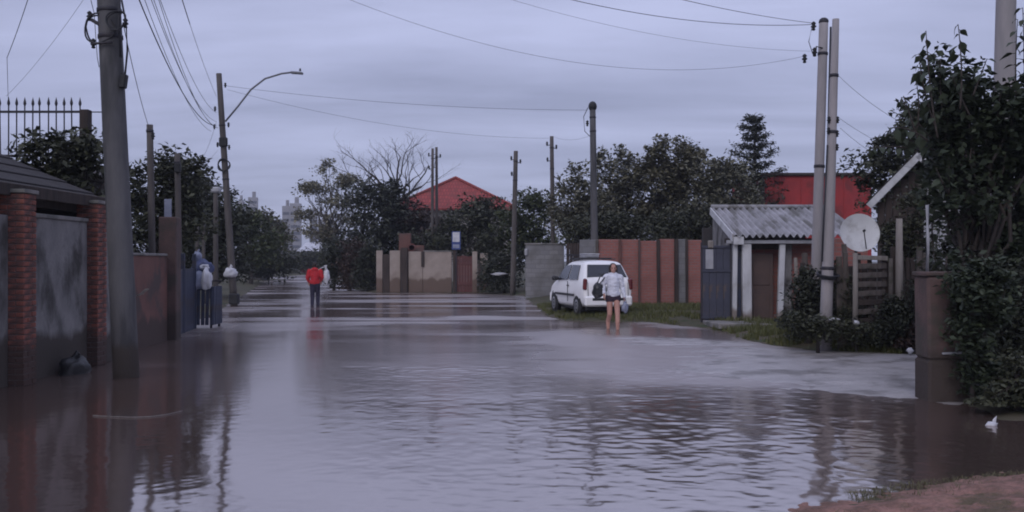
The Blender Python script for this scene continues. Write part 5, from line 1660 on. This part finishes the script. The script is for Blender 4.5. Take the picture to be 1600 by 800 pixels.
def build_red_person():
    X, Y = X2(492, 33.4), 33.4
    t = thing('person', 'person in red hooded jacket and dark trousers walking away down the flooded street', 'person', (X, Y, -.10), R(8))
    # faces +Y (away from the camera)
    legs = []
    for sx, K, A in ((1, (.10, .10, .47), (.11, .0, .08)), (-1, (-.09, .02, .46), (-.085, -.16, .09))):
        H = (sx * .09, 0, .88)
        legs.append((H, K, A))
    body = []
    for H, K, A in legs:
        body += [('c', H, K, .085, .056), ('c', K, A, .056, .036), ('c', A, (A[0], A[1] - .02, .035), .036, .034), ('c', (A[0], A[1] - .02, .032), (A[0] * 1.1, A[1] + .15, .026), .036, .028)]
    RE, RW = (.27, -.02, 1.16), (.22, .10, .99)
    LE, LW = (-.27, -.02, 1.14), (-.23, .08, .95)
    hc = Vector((-.01, .05, 1.59)); fd = Vector((0, 1, 0))
    body += [('e', (0, 0, .93), (.165, .12, .13)), ('c', (0, 0, .96), (0, .0, 1.3), .125, .135), ('c', (-.15, 0, 1.39), (.15, 0, 1.39), .07, .07), ('c', (0, .0, 1.4), (0, .03, 1.49), .052, .05),
             ('c', (.19, 0, 1.38), RE, .05, .04), ('c', RE, RW, .04, .028), ('c', (-.19, 0, 1.38), LE, .05, .04), ('c', LE, LW, .04, .028)]
    body += face_parts(hc, fd) + hand_parts(RW, (-.2, .5, -.9), (-1, -.2, 0), (-.3, .6, 0)) + hand_parts(LW, (.2, .4, -.9), (1, -.2, 0), (.3, .6, 0))
    blob('body', body, M['skin'], t, .008, 3)
    tr = []
    for H, K, A in legs:
        tr += [('c', H, K, .108, .080), ('c', K, (A[0], A[1], A[2] + .02), .080, .062)]
    blob('trousers', tr + [('e', (0, 0, .9), (.18, .135, .13))], M['trousers'], t, .011, 4, .006)
    jk = [('e', (0, 0, .97), (.205, .165, .13)), ('c', (0, 0, .98), (0, 0, 1.28), .165, .165), ('c', (-.15, 0, 1.365), (.15, 0, 1.365), .082, .082), ('e', (0, 0, 1.2), (.19, .165, .2)),
          ('c', (.20, 0, 1.38), RE, .088, .075), ('c', RE, (RW[0], RW[1] - .01, RW[2] + .03), .075, .05), ('c', (-.20, 0, 1.38), LE, .088, .075), ('c', LE, (LW[0], LW[1] - .01, LW[2] + .03), .075, .05), ('e', (0, -.08, 1.44), (.13, .08, .08))]
    blob('jacket', jk, M['red_cloth'], t, .012, 5, .013, 8)
    hair = [('e', hc + Vector((0, -.02, .04)), (.088, .10, .09)), ('e', hc + Vector((0, -.05, -.04)), (.078, .055, .08))]
    blob('hair', hair, M['hair'], t, .009, 3, .004, 30)
    # white sack slung on the right shoulder
    g = thing('white_sack', 'white sack slung beside the shoulder of the person in red', 'sack', (X + .40, Y + .12, 1.0), R(10))
    lump('sack_body', M['bag_white'], g, (.0, .0, .08), (.13, .13, .27), 2.2, .2)
    MB().tube([(.0, 0, .3), (-.02, .02, .42), (-.03, .02, .5)], [.07, .035, .075], 8).build('knot', M['bag_white'], g, True)
    MB().tube([(-.03, 0, .42), (-.12, -.06, .42), (-.24, -.08, .36)], [.02, .018, .018], 6).build('strap', M['bag_white'], g, True)


build_woman(); build_red_person()


# ------------------------------------------------------------------ scum line on the water, haze
def build_scum():
    pts = [at(px, py, 2310 / (py - 408)) for px, py in ((145, 650.5), (175, 652), (205, 653), (235, 652), (262, 648.5), (285, 643))]
    co = []; fs = []
    n = 60
    rnd = random.Random(4)
    for i in range(n + 1):
        s = i / n * (len(pts) - 1); k = min(int(s), len(pts) - 2)
        p = pts[k].lerp(pts[k + 1], s - k)
        w = .007 * (.3 + rnd.random()) * (math.sin(math.pi * i / n) ** .5 + .05)
        for (dy, z) in ((-w, .002), (-w * .3, .012), (w * .3, .012), (w, .002)):
            co.append((p.x, p.y + dy + rnd.uniform(-.004, .004), z + rnd.uniform(0, .002)))
    for i in range(n):
        for j in range(3):
            a = i * 4 + j
            fs.append((a, a + 1, a + 5, a + 4))
    o = MB().add(co, fs).build('foam_line', pm('foam', (.14, .125, .12), (.09, .08, .075), 20, .8, .3), None, True)
    o['kind'] = 'stuff'; o['label'] = 'thin curved line of foam on the calm water at the left'; o['category'] = 'foam'


build_scum()


def build_haze():
    o = MB().box((0, 235, 17.5), (700, 520, 39)).build('haze', None, None)
    m = bpy.data.materials.new('haze'); m.use_nodes = True
    t = m.node_tree
    t.nodes.remove(t.nodes['Principled BSDF'])
    v = N(t, 'ShaderNodeVolumePrincipled')
    v.inputs['Color'].default_value = (.80, .84, .95, 1); v.inputs['Density'].default_value = .0006; v.inputs['Anisotropy'].default_value = .2
    t.links.new(v.outputs[0], t.nodes['Material Output'].inputs['Volume'])
    o.data.materials.append(m)
    o['kind'] = 'stuff'; o['label'] = 'thin bluish evening haze over the far end of the street'; o['category'] = 'haze'


HAZE = True
if HAZE:
    build_haze()
